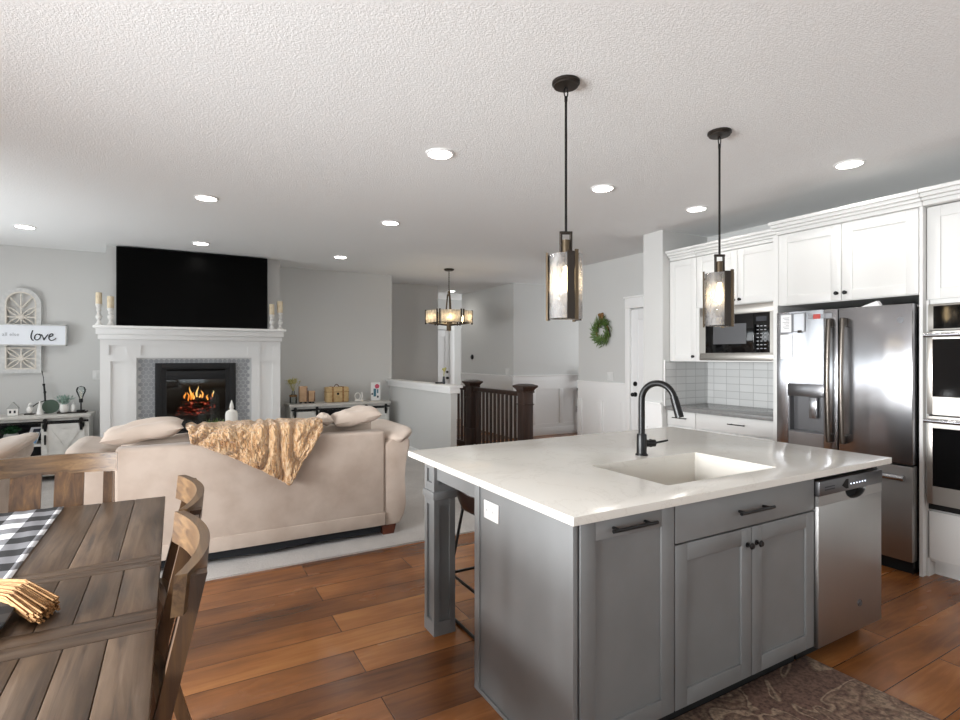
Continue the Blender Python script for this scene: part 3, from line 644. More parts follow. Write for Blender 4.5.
# ------------------------------------------------------------------ barn door consoles
def console(label, x0, x1, doors, loc_y=7.72, shelf=True):
    yb = 8.16; z0 = 0.013; zt = 0.765
    c = thing('console_cabinet', label, 'console table', ((x0+x1)/2, 7.95, z0), 0, 'white barn door consoles')
    mb = MB(); mb.box(x0, x0+0.06, loc_y+0.03, yb, z0, zt-0.035); mb.box(x1-0.06, x1, loc_y+0.03, yb, z0, zt-0.035); mb.box(x0+0.06, x1-0.06, loc_y+0.03, yb, z0+0.06, z0+0.10)
    mb.box(x0+0.06, x1-0.06, loc_y+0.04, loc_y+0.06, zt-0.09, zt-0.035)
    for dx in (doors[0][1], doors[1][0]): mb.box(dx-0.012, dx+0.012, loc_y+0.035, yb-0.02, z0+0.10, zt-0.035)
    mb.build('case', 'console_white', c)
    MB().box(x0+0.06, x1-0.06, yb-0.02, yb-0.01, z0+0.10, zt-0.035).build('back_panel', 'console_dark', c)
    MB().box(doors[0][1]+0.012, doors[1][0]-0.012, loc_y+0.04, yb-0.02, 0.415, 0.437).build('shelf', 'console_white', c)
    MB().box(x0-0.02, x1+0.02, loc_y-0.005, yb, zt-0.035, zt, 0.003).build('top', 'console_top', c)
    mb = MB(); mb.box(x0+0.0, x1-0.0, loc_y-0.004, loc_y+0.004, zt-0.085, zt-0.062); mb.box(x0+0.03, x0+0.05, loc_y+0.004, loc_y+0.04, zt-0.083, zt-0.064); mb.box(x1-0.05, x1-0.03, loc_y+0.004, loc_y+0.04, zt-0.083, zt-0.064)
    mb.build('rail', 'matte_black', c)
    for d0, d1 in doors:
        mb = MB(); y0, y1 = loc_y+0.008, loc_y+0.03; za, zb = z0+0.08, zt-0.10
        mb.box(d0, d1, y0+0.008, y1, za, zb)
        mb.box(d0, d0+0.05, y0, y0+0.008, za, zb); mb.box(d1-0.05, d1, y0, y0+0.008, za, zb); mb.box(d0, d1, y0, y0+0.008, za, za+0.05); mb.box(d0, d1, y0, y0+0.008, zb-0.05, zb)
        for (p, q) in (((d0+0.05, za+0.05), (d1-0.05, zb-0.05)), ((d0+0.05, zb-0.05), (d1-0.05, za+0.05))):
            v = Vector((q[0]-p[0], q[1]-p[1])); n = Vector((-v.y, v.x)).normalized()*0.022
            mb.prism([(p[0]+n.x, p[1]+n.y), (q[0]+n.x, q[1]+n.y), (q[0]-n.x, q[1]-n.y), (p[0]-n.x, p[1]-n.y)], 'y', y0+0.001+0.001*(q[1] < p[1]), y0+0.009-0.0005*(q[1] < p[1]))
        dr = mb.build('door', 'console_white', c, smooth=False)
        for hx in (d0+0.03, d1-0.03):
            k = MB(); k.box(hx-0.012, hx+0.012, loc_y-0.008, loc_y+0.008, zt-0.18, zt-0.055); k.cyl((hx, loc_y-0.012, zt-0.055), (hx, loc_y+0.006, zt-0.055), 0.02, n=14); k.build('roller_strap', 'matte_black', dr)
        hx = d1-0.03 if d0 < (x0+x1)/2 - 0.3 else d0+0.03
        MB().box(hx-0.008, hx+0.008, loc_y-0.012, loc_y+0.008, zt-0.33, zt-0.22).build('pull', 'matte_black', dr)
    return zt
zc = console('white barn door console left of the fireplace under the arched wall decor', -2.41, -0.885, ((-2.36, -1.97), (-1.315, -0.925)))
console('gray topped white barn door console right of the fireplace, half hidden by sofa', 1.385, 2.81, ((1.41, 1.765), (2.415, 2.78)))
zc += 0.001
# things on the left console
yk = 7.95
h = thing('house_figurine', 'small white snowy village house ornament on the left console', 'ornament', (-1.61, yk, zc))
MB().box(-1.655, -1.565, yk-0.03, yk+0.03, zc, zc+0.075).build('walls', 'ceramic_white', h)
MB().prism([(-1.665, zc+0.075), (-1.555, zc+0.075), (-1.61, zc+0.15)], 'y', yk-0.035, yk+0.035).build('roof', 'soft_gray', h)
for wx in (-1.64, -1.60): MB().box(wx, wx+0.018, yk-0.032, yk-0.03, zc+0.025, zc+0.055).build('window_recess', 'ink', h)
b = thing('goose_figurine', 'white bird ornament on a dark slab on the left console', 'ornament', (-1.465, yk, zc))
MB().box(-1.51, -1.42, yk-0.03, yk+0.03, zc, zc+0.012).build('slab', 'dark_bronze', b)
mb = MB(); mb.sph((-1.465, yk, zc+0.05), 0.032, 0.026, 0.038); mb.tube([(-1.465, yk, zc+0.07), (-1.472, yk, zc+0.1), (-1.462, yk, zc+0.12)], 0.011, 8); mb.sph((-1.458, yk, zc+0.123), 0.017, 0.012, 0.012); mb.build('body', 'ceramic_white', b)
b = thing('cone_ornament', 'pale pink and white cone shaped ornament before the dark green disc', 'ornament', (-1.366, yk-0.04, zc))
MB().lathe(-1.366, yk-0.04, [(0.034, zc), (0.03, zc+0.02), (0.016, zc+0.1), (0.009, zc+0.13), (0.004, zc+0.155)], 16).build('cone', 'ceramic_white', b)
MB().tube([(-1.366+0.025*math.cos(a)*(1-a/16), yk-0.04+0.025*math.sin(a)*(1-a/16), zc+0.03+0.006*a) for a in [i*0.5 for i in range(24)]], 0.003, 6).build('band', 'card_pink', b)
d = thing('round_disc', 'round dark green plate on a stand on the left console', 'plate', (-1.275, yk, zc))
MB().cyl((-1.275, yk+0.012, zc+0.084), (-1.275, yk+0.024, zc+0.084), 0.08, n=28).build('plate', 'green_disc', d)
mb = MB(); mb.tube([(-1.44, yk+0.03, zc+0.09), (-1.40, yk+0.03, zc+0.125), (-1.34, yk+0.03, zc+0.15), (-1.30, yk+0.03, zc+0.155)], 0.006, 6); mb.tube([(-1.30, yk+0.03, zc+0.155), (-1.275, yk+0.03, zc+0.09), (-1.275, yk+0.03, zc+0.002)], 0.006, 6); mb.build('stand', 'matte_black', d)
cb = MB(); cb.tube([(-1.385, 8.14, 1.26), (-1.37, 8.14, 1.18), (-1.365, 8.14, 1.09)], 0.004, 6); cb.tube([(-1.365, 8.14, 1.09), (-1.355, 8.12, 1.0), (-1.34, 8.05, 0.915), (-1.325, 8.04, 0.83), (-1.32, 8.03, zc+0.012)], 0.010, 8)
for q in ((-1.367, 8.14, 1.10), (-1.356, 8.13, 1.01)): cb.cyl((q[0], q[1], q[2]-0.012), (q[0], q[1], q[2]+0.012), 0.014, n=10)
cb.cyl((-1.32, 8.03, zc), (-1.32, 8.03, zc+0.014), 0.03)
tag(cb.build('hanging_cable', 'matte_black'), 'black cord hanging from the arched decor down to the left console', 'cable')
t = thing('serving_tray', 'thin dark tray under the white pots on the left console', 'tray', (-1.065, yk, zc)); MB().box(-1.205, -0.925, yk-0.07, yk+0.07, zc, zc+0.01, 0.003).build('tray_base', 'dark_bronze', t)
for q in (-1.205, -0.935): MB().box(q, q+0.01, yk-0.07, yk+0.07, zc+0.01, zc+0.02).build('tray_handle', 'dark_bronze', t)
def potted(name, lab, cat, x, y, z, r, hh, m, leafm, nl, L, W, spread, group=None):
    p = thing(name, lab, cat, (x, y, z), 0, group)
    MB().lathe(x, y, [(r*0.7, z), (r*0.95, z+hh*0.3), (r, z+hh*0.65), (r*0.8, z+hh), (r*0.7, z+hh*0.9)], 20).build('pot', m, p)
    mb = MB()
    for k in range(nl):
        a = random.uniform(0, 2*PI); e = random.uniform(0.1, 1.0)
        s = Vector((x+random.uniform(-r, r)*0.5, y+random.uniform(-r, r)*0.5, z+hh*0.85)); dv = Vector((math.cos(a)*spread*e, math.sin(a)*spread*e*0.7, 1.1-0.6*e))
        q = s + dv.normalized()*random.uniform(0.2, 1)*L*1.3
        mb.leaf(q, dv + Vector((random.uniform(-.5, .5), random.uniform(-.5, .5), random.uniform(-.3, .4))), L*0.7, W)
        if k % 4 == 0: mb.tube([s, q], 0.002, 5)
    mb.build('foliage', leafm, p)
    return p
potted('potted_succulent', 'white ribbed pot of pale green stems beside the bulb lamp', 'plant', -1.145, yk, zc+0.011, 0.045, 0.095, 'ceramic_white', 'leaf_sage', 110, 0.075, 0.02, 0.65)
pp = thing('white_jar', 'small round white jar between the pale plant and bulb lamp', 'jar', (-1.06, yk+0.02, zc+0.011)); MB().lathe(-1.06, yk+0.02, [(0.022, zc+0.011), (0.027, zc+0.04), (0.025, zc+0.085), (0.016, zc+0.1)], 18).build('jar_body', 'ceramic_white', pp)
mb = MB(); mb.cyl((-1.06, yk+0.02, zc+0.111), (-1.06, yk+0.02, zc+0.118), 0.018); mb.sph((-1.06, yk+0.02, zc+0.124), 0.007); mb.build('jar_lid', 'ceramic_white', pp)
bl = thing('bulb_lamp', 'black stemmed table lamp with a large bare clear bulb', 'lamp', (-0.985, yk, zc+0.011))
MB().box(-1.025, -0.945, yk-0.035, yk+0.035, zc+0.011, zc+0.033, 0.003).build('base', 'matte_black', bl)
mb = MB(); mb.cyl((-0.985, yk, zc+0.033), (-0.985, yk, zc+0.12), 0.008); mb.cyl((-0.985, yk, zc+0.12), (-0.985, yk, zc+0.165), 0.02); mb.build('stem', 'matte_black', bl)
MB().lathe(-0.985, yk, [(0.016, zc+0.165), (0.024, zc+0.19), (0.048, zc+0.25), (0.05, zc+0.275), (0.036, zc+0.305), (0.004, zc+0.318)], 20).build('bulb', 'clear_glass', bl)
MB().tube([(-0.985+0.012*math.sin(t*2.1), yk, zc+0.17+0.01*t) for t in range(10)], 0.002, 5).build('filament', 'filament_dim', bl)
# in the left console
zs = 0.438
p = potted('potted_greenery', 'gray tapered planter of dark green leaves on the console shelf', 'plant', -1.61, 7.87, zs, 0.075, 0.13, 'soft_gray', 'leaf_dark', 170, 0.06, 0.026, 0.8)
bk = thing('picture_book', 'blue and black photo book leaning inside the left console', 'book', (-1.41, 7.86, zs))
sh = 0.09
mb = MB(); mb.prism([(-1.487, zs), (-1.387, zs), (-1.387+sh*0.6, zs+0.19), (-1.487+sh*0.6, zs+0.19)], 'y', 7.85, 7.865); mb.build('cover', 'paper_cool', bk)
def slanted(u0, u1, v0, v1): return [(-1.487+0.1*u0+sh*0.6*v0, zs+0.19*v0), (-1.487+0.1*u1+sh*0.6*v0, zs+0.19*v0), (-1.487+0.1*u1+sh*0.6*v1, zs+0.19*v1), (-1.487+0.1*u0+sh*0.6*v1, zs+0.19*v1)]
MB().prism(slanted(0.3, 0.95, 0.4, 0.9), 'y', 7.848, 7.85).build('dark_picture', 'card_navy', bk)
MB().prism(slanted(0.05, 0.95, 0.03, 0.25), 'y', 7.848, 7.85).build('blue_picture', 'card_blue', bk)
MB().prism(slanted(0.6, 0.9, 0.52, 0.7), 'y', 7.8465, 7.848).build('white_picture', 'paper', bk)
# things on the right console
v = thing('bud_vase', 'clear glass vase of pale yellow dried flowers on the right console', 'vase', (1.455, yk, zc))
MB().lathe(1.455, yk, [(0.045, zc), (0.05, zc+0.01), (0.05, zc+0.11), (0.02, zc+0.14), (0.018, zc+0.18), (0.022, zc+0.185)], 20, cap=False).build('vase_body', 'clear_glass', v)
MB().lathe(1.455, yk, [(0.052, zc+0.1), (0.052, zc+0.125)], 20, cap=False).build('twine_band', 'burlap', v)
mb = MB(); random.seed(5)
for k in range(90):
    a = random.uniform(0, 2*PI); e = random.uniform(0.05, 0.75)
    q = Vector((1.445+e*0.13*math.cos(a), yk+e*0.1*math.sin(a), zc+0.27+random.uniform(0, 0.09)*(1-e*.5)))
    mb.leaf(q, (math.cos(a)*e, math.sin(a)*e, 0.8), 0.035, 0.018)
    if k % 6 == 0: mb.tube([(1.455, yk, zc+0.01), (1.455, yk, zc+0.17), q], 0.002, 5)
mb.build('dried_flowers', 'leaf_pale', v)
for x0, x1, hh, lab in ((1.535, 1.645, 0.245, 'taller pale wood block candle holder beside the flower vase'), (1.662, 1.752, 0.175, 'shorter pale wood block holder beside the tan case')):
    o = thing('wood_block', lab, 'ornament', ((x0+x1)/2, yk, zc), 0, 'wooden block ornaments on the right console')
    MB().box(x0, x1, yk-0.04, yk+0.04, zc+0.022, zc+hh, 0.004).build('block', 'pale_wood', o)
    for q in (x0+0.01, x1-0.035): MB().box(q, q+0.025, yk-0.03, yk+0.03, zc, zc+0.022).build('foot', 'matte_black', o)
    MB().box(x1-0.012, x1-0.002, yk-0.042, yk-0.04, zc+0.03, zc+hh-0.02).build('dark_edge', 'foot_wood', o)
s = thing('suitcase_box', 'tan leather suitcase shaped box with buckled straps on the console', 'box', (2.07, yk, zc))
MB().box(1.905, 2.235, yk-0.08, yk+0.08, zc, zc+0.225, 0.02, 4).build('case_body', 'tan_leather', s)
for x in (1.985, 2.135):
    st = MB().box(x, x+0.022, yk-0.084, yk+0.084, zc+0.004, zc+0.229, 0.003).build('strap', 'straw', s, 'pale strap')
MB().cyl((2.07, yk-0.086, zc+0.125), (2.07, yk-0.078, zc+0.125), 0.018).build('clasp', 'dark_bronze', s)
MB().tube([(2.03+0.08*t, yk, zc+0.22+0.04*math.sin(PI*t)) for t in [i/10 for i in range(11)]], 0.006, 8).build('handle', 'foot_wood', s)
MB().box(1.903, 2.237, yk-0.082, yk+0.082, zc+0.15, zc+0.156).build('lid_seam', 'burlap', s)
g = thing('letter_ornament', 'small white looped ornament between tan case and greeting card', 'ornament', (2.4, yk, zc))
MB().box(2.34, 2.47, yk-0.025, yk+0.025, zc, zc+0.022, 0.003).build('base', 'ceramic_white', g)
MB().tube([(2.385+0.042*math.cos(a), yk, zc+0.072+0.05*math.sin(a)) for a in [2*PI*i/20 for i in range(20)]], 0.009, 8, closed=True).build('loop', 'ceramic_white', g)
MB().tube([(2.445, yk, zc+0.02), (2.462, yk, zc+0.07), (2.452, yk, zc+0.13)], 0.008, 8).build('stalk', 'ceramic_white', g)
k = thing('greeting_card', 'white greeting card with a pink and blue figure, standing upright', 'card', (2.67, yk, zc))
mb = MB(); mb.box(2.595, 2.742, yk, yk+0.004, zc, zc+0.275); mb.prism([(yk+0.004, zc), (yk+0.09, zc), (yk+0.086, zc+0.004), (yk+0.004, zc+0.26)], 'x', 2.66, 2.663); mb.build('card_sheet', 'paper', k)
MB().cyl((2.69, yk-0.002, zc+0.215), (2.69, yk, zc+0.215), 0.035).build('pink_print', 'card_pink', k)
mb = MB(); mb.box(2.635, 2.675, yk-0.002, yk, zc+0.06, zc+0.18); mb.box(2.69, 2.71, yk-0.002, yk, zc+0.11, zc+0.17); mb.build('blue_print', 'card_teal', k)
mb = MB(); mb.cyl((2.615, yk-0.002, zc+0.1), (2.615, yk, zc+0.1), 0.014); mb.box(2.69, 2.715, yk-0.002, yk, zc+0.04, zc+0.07); mb.build('navy_print', 'card_navy', k)

# ------------------------------------------------------------------ wall decor
a = thing('arch_wall_decor', 'arched window frame wall decor with flower tracery behind the love sign', 'wall decor', (-1.58, 8.17, 1.24))
xl, xr, zb, zs_, y0, y1 = -1.77, -1.393, 1.24, 2.055, 8.145, 8.198
xc = (xl+xr)/2; R = (xr-xl)/2
def band(mb, r0, r1, zlo, zhi, ya, yb_):
    n = 20; out = [(xc+r1*math.cos(PI*i/n), zhi+r1*math.sin(PI*i/n)) for i in range(n+1)]; inn = [(xc+r0*math.cos(PI*i/n), zhi+r0*math.sin(PI*i/n)) for i in range(n+1)]
    out = [(xc+r1, zlo)] + out + [(xc-r1, zlo)]; inn = [(xc+r0, zlo)] + inn + [(xc-r0, zlo)]
    for i in range(len(out)-1): mb.prism([out[i], out[i+1], inn[i+1], inn[i]], 'y', ya, yb_)
mb = MB(); band(mb, R-0.045, R, zb, zs_, y0, y1); mb.box(xl+0.045, xr-0.045, y0, y1, zb, zb+0.045); mb.build('outer_frame', 'arch_gray', a, smooth=False)
mb = MB(); band(mb, R-0.06, R-0.045, zb+0.06, zs_, y0-0.004, y1-0.01); mb.box(xl+0.05, xr-0.05, y0-0.004, y1-0.01, zb+0.045, zb+0.06)
for z in (1.30, 1.56, 1.60, 1.93): pass
def flower(cx, cz, rx, rz):
    for sx in (-1, 1):
        for sz in (-1, 1):
            for bow in (0.22, -0.22):
                pts = []
                for i in range(9):
                    t = i/8; px, pz = cx+sx*rx*t, cz+sz*rz*t
                    nx, nz = -sz*rz, sx*rx; L = math.hypot(nx, nz); bb = bow*math.sin(PI*t)*0.55*math.hypot(rx, rz)
                    pts.append((px+nx/L*bb, y0+0.012, pz+nz/L*bb))
                mb.tube(pts, 0.0075, 6)
    mb.box(cx-rx, cx+rx, y0+0.004, y0+0.02, cz-0.007, cz+0.007); mb.box(cx-0.007, cx+0.007, y0+0.004, y0+0.02, cz-rz, cz+rz)
    mb.cyl((cx, y0-0.004, cz), (cx, y0+0.02, cz), 0.03, n=14)
flower(xc, 1.41, 0.14, 0.12); flower(xc, 1.90, 0.14, 0.12)
for z in (1.29, 1.535, 1.78): mb.box(xl+0.055, xr-0.055, y0+0.004, y0+0.02, z-0.008, z+0.008)
for ang in (40, 90, 140):
    ca, sa = math.cos(math.radians(ang)), math.sin(math.radians(ang)); r1 = R-0.05
    mb.tube([(xc, y0+0.012, 2.0), (xc+r1*ca, y0+0.012, 2.055+r1*sa*0.95)], 0.0085, 6)
mb.build('tracery', 'arch_tan', a, smooth=False)
s = thing('love_sign', 'long white framed wooden sign reading above all else love', 'sign', (-1.75, 8.13, 1.69))
sx0, sx1, sz0, sz1 = -2.35, -1.145, 1.565, 1.815
MB().box(sx0+0.01, sx1-0.01, 8.115, 8.143, sz0+0.01, sz1-0.01).build('board', 'sign_white', s)
mb = MB(); mb.box(sx0, sx1, 8.095, 8.143, sz0, sz0+0.012); mb.box(sx0, sx1, 8.095, 8.143, sz1-0.012, sz1); mb.box(sx0, sx0+0.012, 8.095, 8.143, sz0, sz1); mb.box(sx1-0.012, sx1, 8.095, 8.143, sz0, sz1); mb.build('sign_frame', 'arch_gray', s)
mb = MB(); yy = 8.111
def stroke(pts, r=0.006, n=10):
    out = []
    P = [pts[0]] + pts + [pts[-1]]
    for i in range(1, len(P)-2):
        for k in range(n):
            t = k/n; p0, p1, p2, p3 = (Vector(P[j]) for j in (i-1, i, i+1, i+2))
            out.append(0.5*((2*p1)+(p2-p0)*t+(2*p0-5*p1+4*p2-p3)*t*t+(3*p1-p0-3*p2+p3)*t**3))
    out.append(Vector(P[-1])); x0 = -1.493; z0 = 1.627; k = 0.001
    mb.tube([(x0+q.x*k, yy, z0+q.y*k) for q in out], r, 6)
stroke([(28, 118), (14, 70), (12, 30), (24, 4), (36, 0)])
stroke([(92, 62), (70, 74), (48, 52), (46, 20), (66, 4), (92, 24), (100, 56), (90, 74), (104, 60)])
stroke([(108, 72), (122, 40), (132, 6), (146, 36), (170, 72)])
stroke([(178, 40), (212, 58), (214, 78), (194, 76), (178, 46), (182, 14), (204, 0), (232, 14), (244, 30)])
mb.build('love_lettering', 'ink', s, 'dark brush lettering reading love')
mb = text_mb(MB(), 'above all else', 0.058, (-1.90, 8.1135, 1.675), (1, 0, 0), (0, 0, 1)); mb.build('small_lettering', 'ink_light', s, 'pale gray lettering reading above all else', smooth=False)

def plate(name, lab, cat, axis, plane, a, z, wd, ht, m='white_plastic', kind='outlet'):
    o = thing(name, lab, cat, (a, plane, z) if axis == 'y' else (plane, a, z))
    MB().ab(axis, plane, a-wd/2, a+wd/2, -0.006, 0.0, z-ht/2, z+ht/2, 0.0025).build('cover_plate', m, o)
    if kind == 'outlet':
        for dz in ((-0.022, 0.022) if ht > wd else (0,)):
            for da in ((0,) if ht > wd else (-0.024, 0.024)):
                sk = MB().ab(axis, plane, a+da-0.016, a+da+0.016, -0.008, -0.005, z+dz-0.015, z+dz+0.015, 0.002).build('socket', m, o)
                mb = MB()
                for q in (-0.006, 0.006): mb.ab(axis, plane, a+da+q-0.0013, a+da+q+0.0013, -0.0085, -0.0078, z+dz-0.004, z+dz+0.006)
                mb.build('slots', 'ink', sk)
    else:
        n = 2 if wd > 0.1 else 1
        for k in range(n):
            c = a + (k-(n-1)/2)*0.046
            MB().ab(axis, plane, c-0.016, c+0.016, -0.010, -0.005, z-0.032, z+0.032, 0.002).build('rocker', m, o)
    return o
plate('light_switch', 'white switch plate on the wall between console and mantel', 'switch', 'y', 8.2, -0.862, 1.205, 0.075, 0.12, kind='switch')
plate('wall_outlet', 'white outlet low on the wall beside the left console', 'outlet', 'y', 8.2, -0.853, 0.40, 0.075, 0.12)
plate('light_switch', 'white double switch plate on the wall under the wreath', 'switch', 'x', 5.1, 5.43, 1.17, 0.115, 0.115, kind='switch')
plate('light_switch', 'white double switch plate on the far wall behind the stair railing', 'switch', 'x', 5.2, 8.17, 1.165, 0.12, 0.12, kind='switch')
plate('wall_outlet', 'white outlet in the far wainscot panel beside the black hall table', 'outlet', 'y', 7.954, 6.62, 0.45, 0.075, 0.115)
th = thing('thermostat', 'small round black thermostat on the far hall wall', 'thermostat', (5.2, 9.48, 1.43)); 
MB().cyl((5.185, 9.48, 1.43), (5.2, 9.48, 1.43), 0.05, n=20).build('dial', 'matte_black', th); MB().cyl((5.175, 9.48, 1.43), (5.185, 9.48, 1.43), 0.036, n=20).build('dial_face', 'black_glass', th)

# wreath on the pantry wall
wr = thing('wreath', 'green leafy wreath hung by a burlap bow on the gray wall', 'wreath', (5.06, 5.565, 1.79))
random.seed(11); mb = MB()
for k in range(420):
    a = random.uniform(0, 2*PI); rr = 0.108+random.gauss(0, 0.028)
    p = Vector((5.055+random.uniform(-0.02, 0.03), 5.565+rr*math.cos(a), 1.785+rr*1.05*math.sin(a)))
    dv = Vector((random.uniform(-.6, .1), math.cos(a+0.9), math.sin(a+0.9))) + Vector((0, random.uniform(-.5, .5), random.uniform(-.6, .3)))
    mb.leaf(p, dv, random.uniform(0.045, 0.11), random.uniform(0.01, 0.018), Vector((-1, 0, 0)))
mb.build('leaves', 'leaf_green', wr)
MB().tube([(5.075, 5.565+0.115*math.cos(a), 1.785+0.12*math.sin(a)) for a in [2*PI*i/24 for i in range(24)]], 0.012, 8, closed=True).build('twig_ring', 'burlap', wr)
mb = MB(); mb.box(5.06, 5.075, 5.55, 5.585, 1.90, 2.03); mb.prism([(5.575, 1.91), (5.63, 2.02), (5.59, 2.03), (5.56, 1.93)], 'x', 5.05, 5.058); mb.prism([(5.555, 1.91), (5.54, 2.0), (5.515, 2.015), (5.53, 1.92)], 'x', 5.05, 5.058); mb.cyl((5.075, 5.567, 2.03), (5.1, 5.567, 2.03), 0.008); mb.build('ribbon', 'burlap', wr)

# ------------------------------------------------------------------ half wall objects, railing, hall table
fv = thing('flower_vase', 'tiny dark vase with a yellow flower on the half wall cap', 'vase', (3.06, 6.36, 1.076))
MB().lathe(3.06, 6.36, [(0.016, 1.076), (0.02, 1.09), (0.016, 1.13), (0.012, 1.17), (0.014, 1.175)], 14).build('vase_body', 'ink', fv)
mb = MB()
for dx, dy, dz in ((0, -0.045, 0.11), (0, 0.02, 0.1), (0.01, 0.0, 0.085)):
    mb.tube([(3.06, 6.36, 1.17), (3.06+dx, 6.36+dy*.7, 1.17+dz*.6), (3.06+dx, 6.36+dy, 1.17+dz)], 0.0025, 5); mb.sph((3.06+dx, 6.36+dy, 1.17+dz), 0.016, n=8, m=6)
mb.build('blooms', 'leaf_pale', fv)
td = thing('black_dish', 'flat black dish beside the tiny vase on the half wall', 'dish', (3.06, 6.5, 1.076)); MB().lathe(3.06, 6.5, [(0.05, 1.076), (0.062, 1.095), (0.057, 1.095), (0.045, 1.082)], 18).build('bowl', 'matte_black', td)
XR = 4.02
rl = thing('stair_railing', 'dark stained wood stair railing with square newels and balusters', 'railing', (XR, 6.6, 0.0))
def newel(y, base_h):
    mb = MB(); w_ = 0.076
    mb.box(XR-w_, XR+w_, y-w_, y+w_, 0.001, 0.96, 0.004); mb.box(XR-w_-0.012, XR+w_+0.012, y-w_-0.012, y+w_+0.012, 0.001, base_h, 0.006); mb.box(XR-w_-0.01, XR+w_+0.01, y-w_-0.01, y+w_+0.01, 0.80, 0.815, 0.003)
    n = mb.build('newel_post', 'newel_wood', rl)
    mb = MB(); mb.box(XR-w_-0.012, XR+w_+0.012, y-w_-0.012, y+w_+0.012, 0.96, 0.98); 
    def q(h_, s_): return [(XR-s_, y-s_, h_), (XR+s_, y-s_, h_), (XR+s_, y+s_, h_), (XR-s_, y+s_, h_)]
    rows = [q(0.98, w_+0.005), q(1.01, w_+0.02), q(1.035, w_+0.045), q(1.055, w_+0.045), q(1.075, w_-0.01)]
    vs_ = [[mb.bm.verts.new(p) for p in r_] for r_ in rows]
    for r0, r1 in zip(vs_, vs_[1:]):
        for i in range(4): mb.bm.faces.new((r0[i], r0[(i+1) % 4], r1[(i+1) % 4], r1[i]))
    mb.bm.faces.new(vs_[0][::-1]); mb.bm.faces.new(vs_[-1]); mb.build('newel_cap', 'newel_wood', n)
newel(5.88, 0.2); newel(7.33, 0.33)
for y0_, y1_ in ((5.956, 7.254), (7.406, 7.97)):
    MB().box(XR-0.032, XR+0.032, y0_, y1_, 0.905, 0.965, 0.008).build('handrail', 'newel_wood', rl)
    MB().box(XR-0.04, XR+0.04, y0_, y1_, 0.001, 0.09, 0.004).build('bottom_rail', 'newel_wood', rl)
    n = int(round((y1_-y0_)/0.112))
    for k in range(n):
        y = y0_+(y1_-y0_)*(k+0.5)/n; MB().box(XR-0.015, XR+0.015, y-0.015, y+0.015, 0.09, 0.905).build('baluster', 'newel_wood', rl)
ht = thing('hall_table', 'slim black hall table against the far wall past the pantry wall', 'table', (6.9, 7.7, 0))
tx0, tx1, ty0, ty1 = 6.62, 7.5, 7.58, 7.92
MB().box(tx0-0.03, tx1, ty0, ty1, 0.80, 0.85, 0.004).build('table_top', 'matte_black', ht)
for x in (tx0, tx1-0.05):
    for y in (ty0+0.01, ty1-0.05): MB().box(x, x+0.04, y, y+0.04, 0, 0.80).build('leg', 'matte_black', ht)
bs = thing('scroll_stand', 'black curved stand holding a brown basket on the hall table', 'ornament', (6.75, 7.75, 0.851))
MB().tube([(6.66, 7.75, 0.86), (6.63, 7.75, 0.95), (6.62, 7.75, 1.08), (6.60, 7.75, 1.16)], 0.016, 8).build('scroll', 'matte_black', bs)
MB().box(6.62, 6.95, 7.68, 7.84, 0.851, 0.87).build('foot', 'matte_black', bs)
MB().lathe(6.76, 7.75, [(0.08, 0.98), (0.1, 1.05), (0.12, 1.16), (0.11, 1.18)], 18).build('basket', 'burlap', bs); MB().cyl((6.76, 7.75, 0.87), (6.76, 7.75, 0.98), 0.02).build('stem', 'matte_black', bs)
fv2 = thing('floor_vent', 'narrow dark vent strip in the hall floor by the far wall', 'vent', (6.3, 7.6, 0.0)); MB().box(5.95, 6.75, 7.40, 7.44, 0.0, 0.004).build('grille', 'foot_wood', fv2)

# ------------------------------------------------------------------ kitchen run
def knob(parent, axis, plane, a, z, m='matte_black'):
    mb = MB()
    def at(d): return (a, plane-d, z) if axis == 'y' else (plane-d, a, z)
    mb.cyl(at(0), at(0.004), 0.011, n=14); mb.cyl(at(0.004), at(0.016), 0.0055, n=12); mb.cyl(at(0.016), at(0.021), 0.009, 0.0145, n=16); mb.cyl(at(0.021), at(0.028), 0.0145, 0.010, n=16)
    return mb.build('knob', m, parent)
def barpull(parent, axis, plane, a0, a1, z, m='matte_black', r=0.006, off=0.032, name='handle'):
    mb = MB()
    def at(a, d): return (a, plane-d, z) if axis == 'y' else (plane-d, a, z)
    mb.cyl(at(a0, off), at(a1, off), r, n=12); L = a1-a0
    for a in (a0+L*0.14, a1-L*0.14): mb.cyl(at(a, 0), at(a, off), r*0.9, n=10)
    return mb.build(name, m, parent)
def crown(mb, x, y0, y1, z, back, left_end=None):
    """stepped crown along y at front plane x"""
    for d, za, zb in ((0.012, 0, 0.03), (0.03, 0.03, 0.05), (0.055, 0.05, 0.075), (0.075, 0.075, 0.1)):
        mb.box(x-d, back, y0, y1 + (d*0.5 if left_end else 0), z+za, z+zb, 0.004)
XU = 4.47; XB = 5.068
# left upper cabinet
uc = thing('upper_cabinet', 'white single door wall cabinet at the left end over the tile', 'cabinet', (4.77, 3.7, 1.385))
MB().box(XU+0.02, XB, 3.555, 3.885, 1.385, 2.42).build('case', 'cabinet_white', uc)
cr = MB(); crown(cr, XU, 3.556, 3.878, 2.42, XU+0.06); cr.build('crown_moulding', 'cabinet_white', uc)
d = MB().shaker('x', XU, 3.558, 3.883, 1.39, 2.415).build('door', 'cabinet_white', uc); knob(d, 'x', XU, 3.59, 1.435)
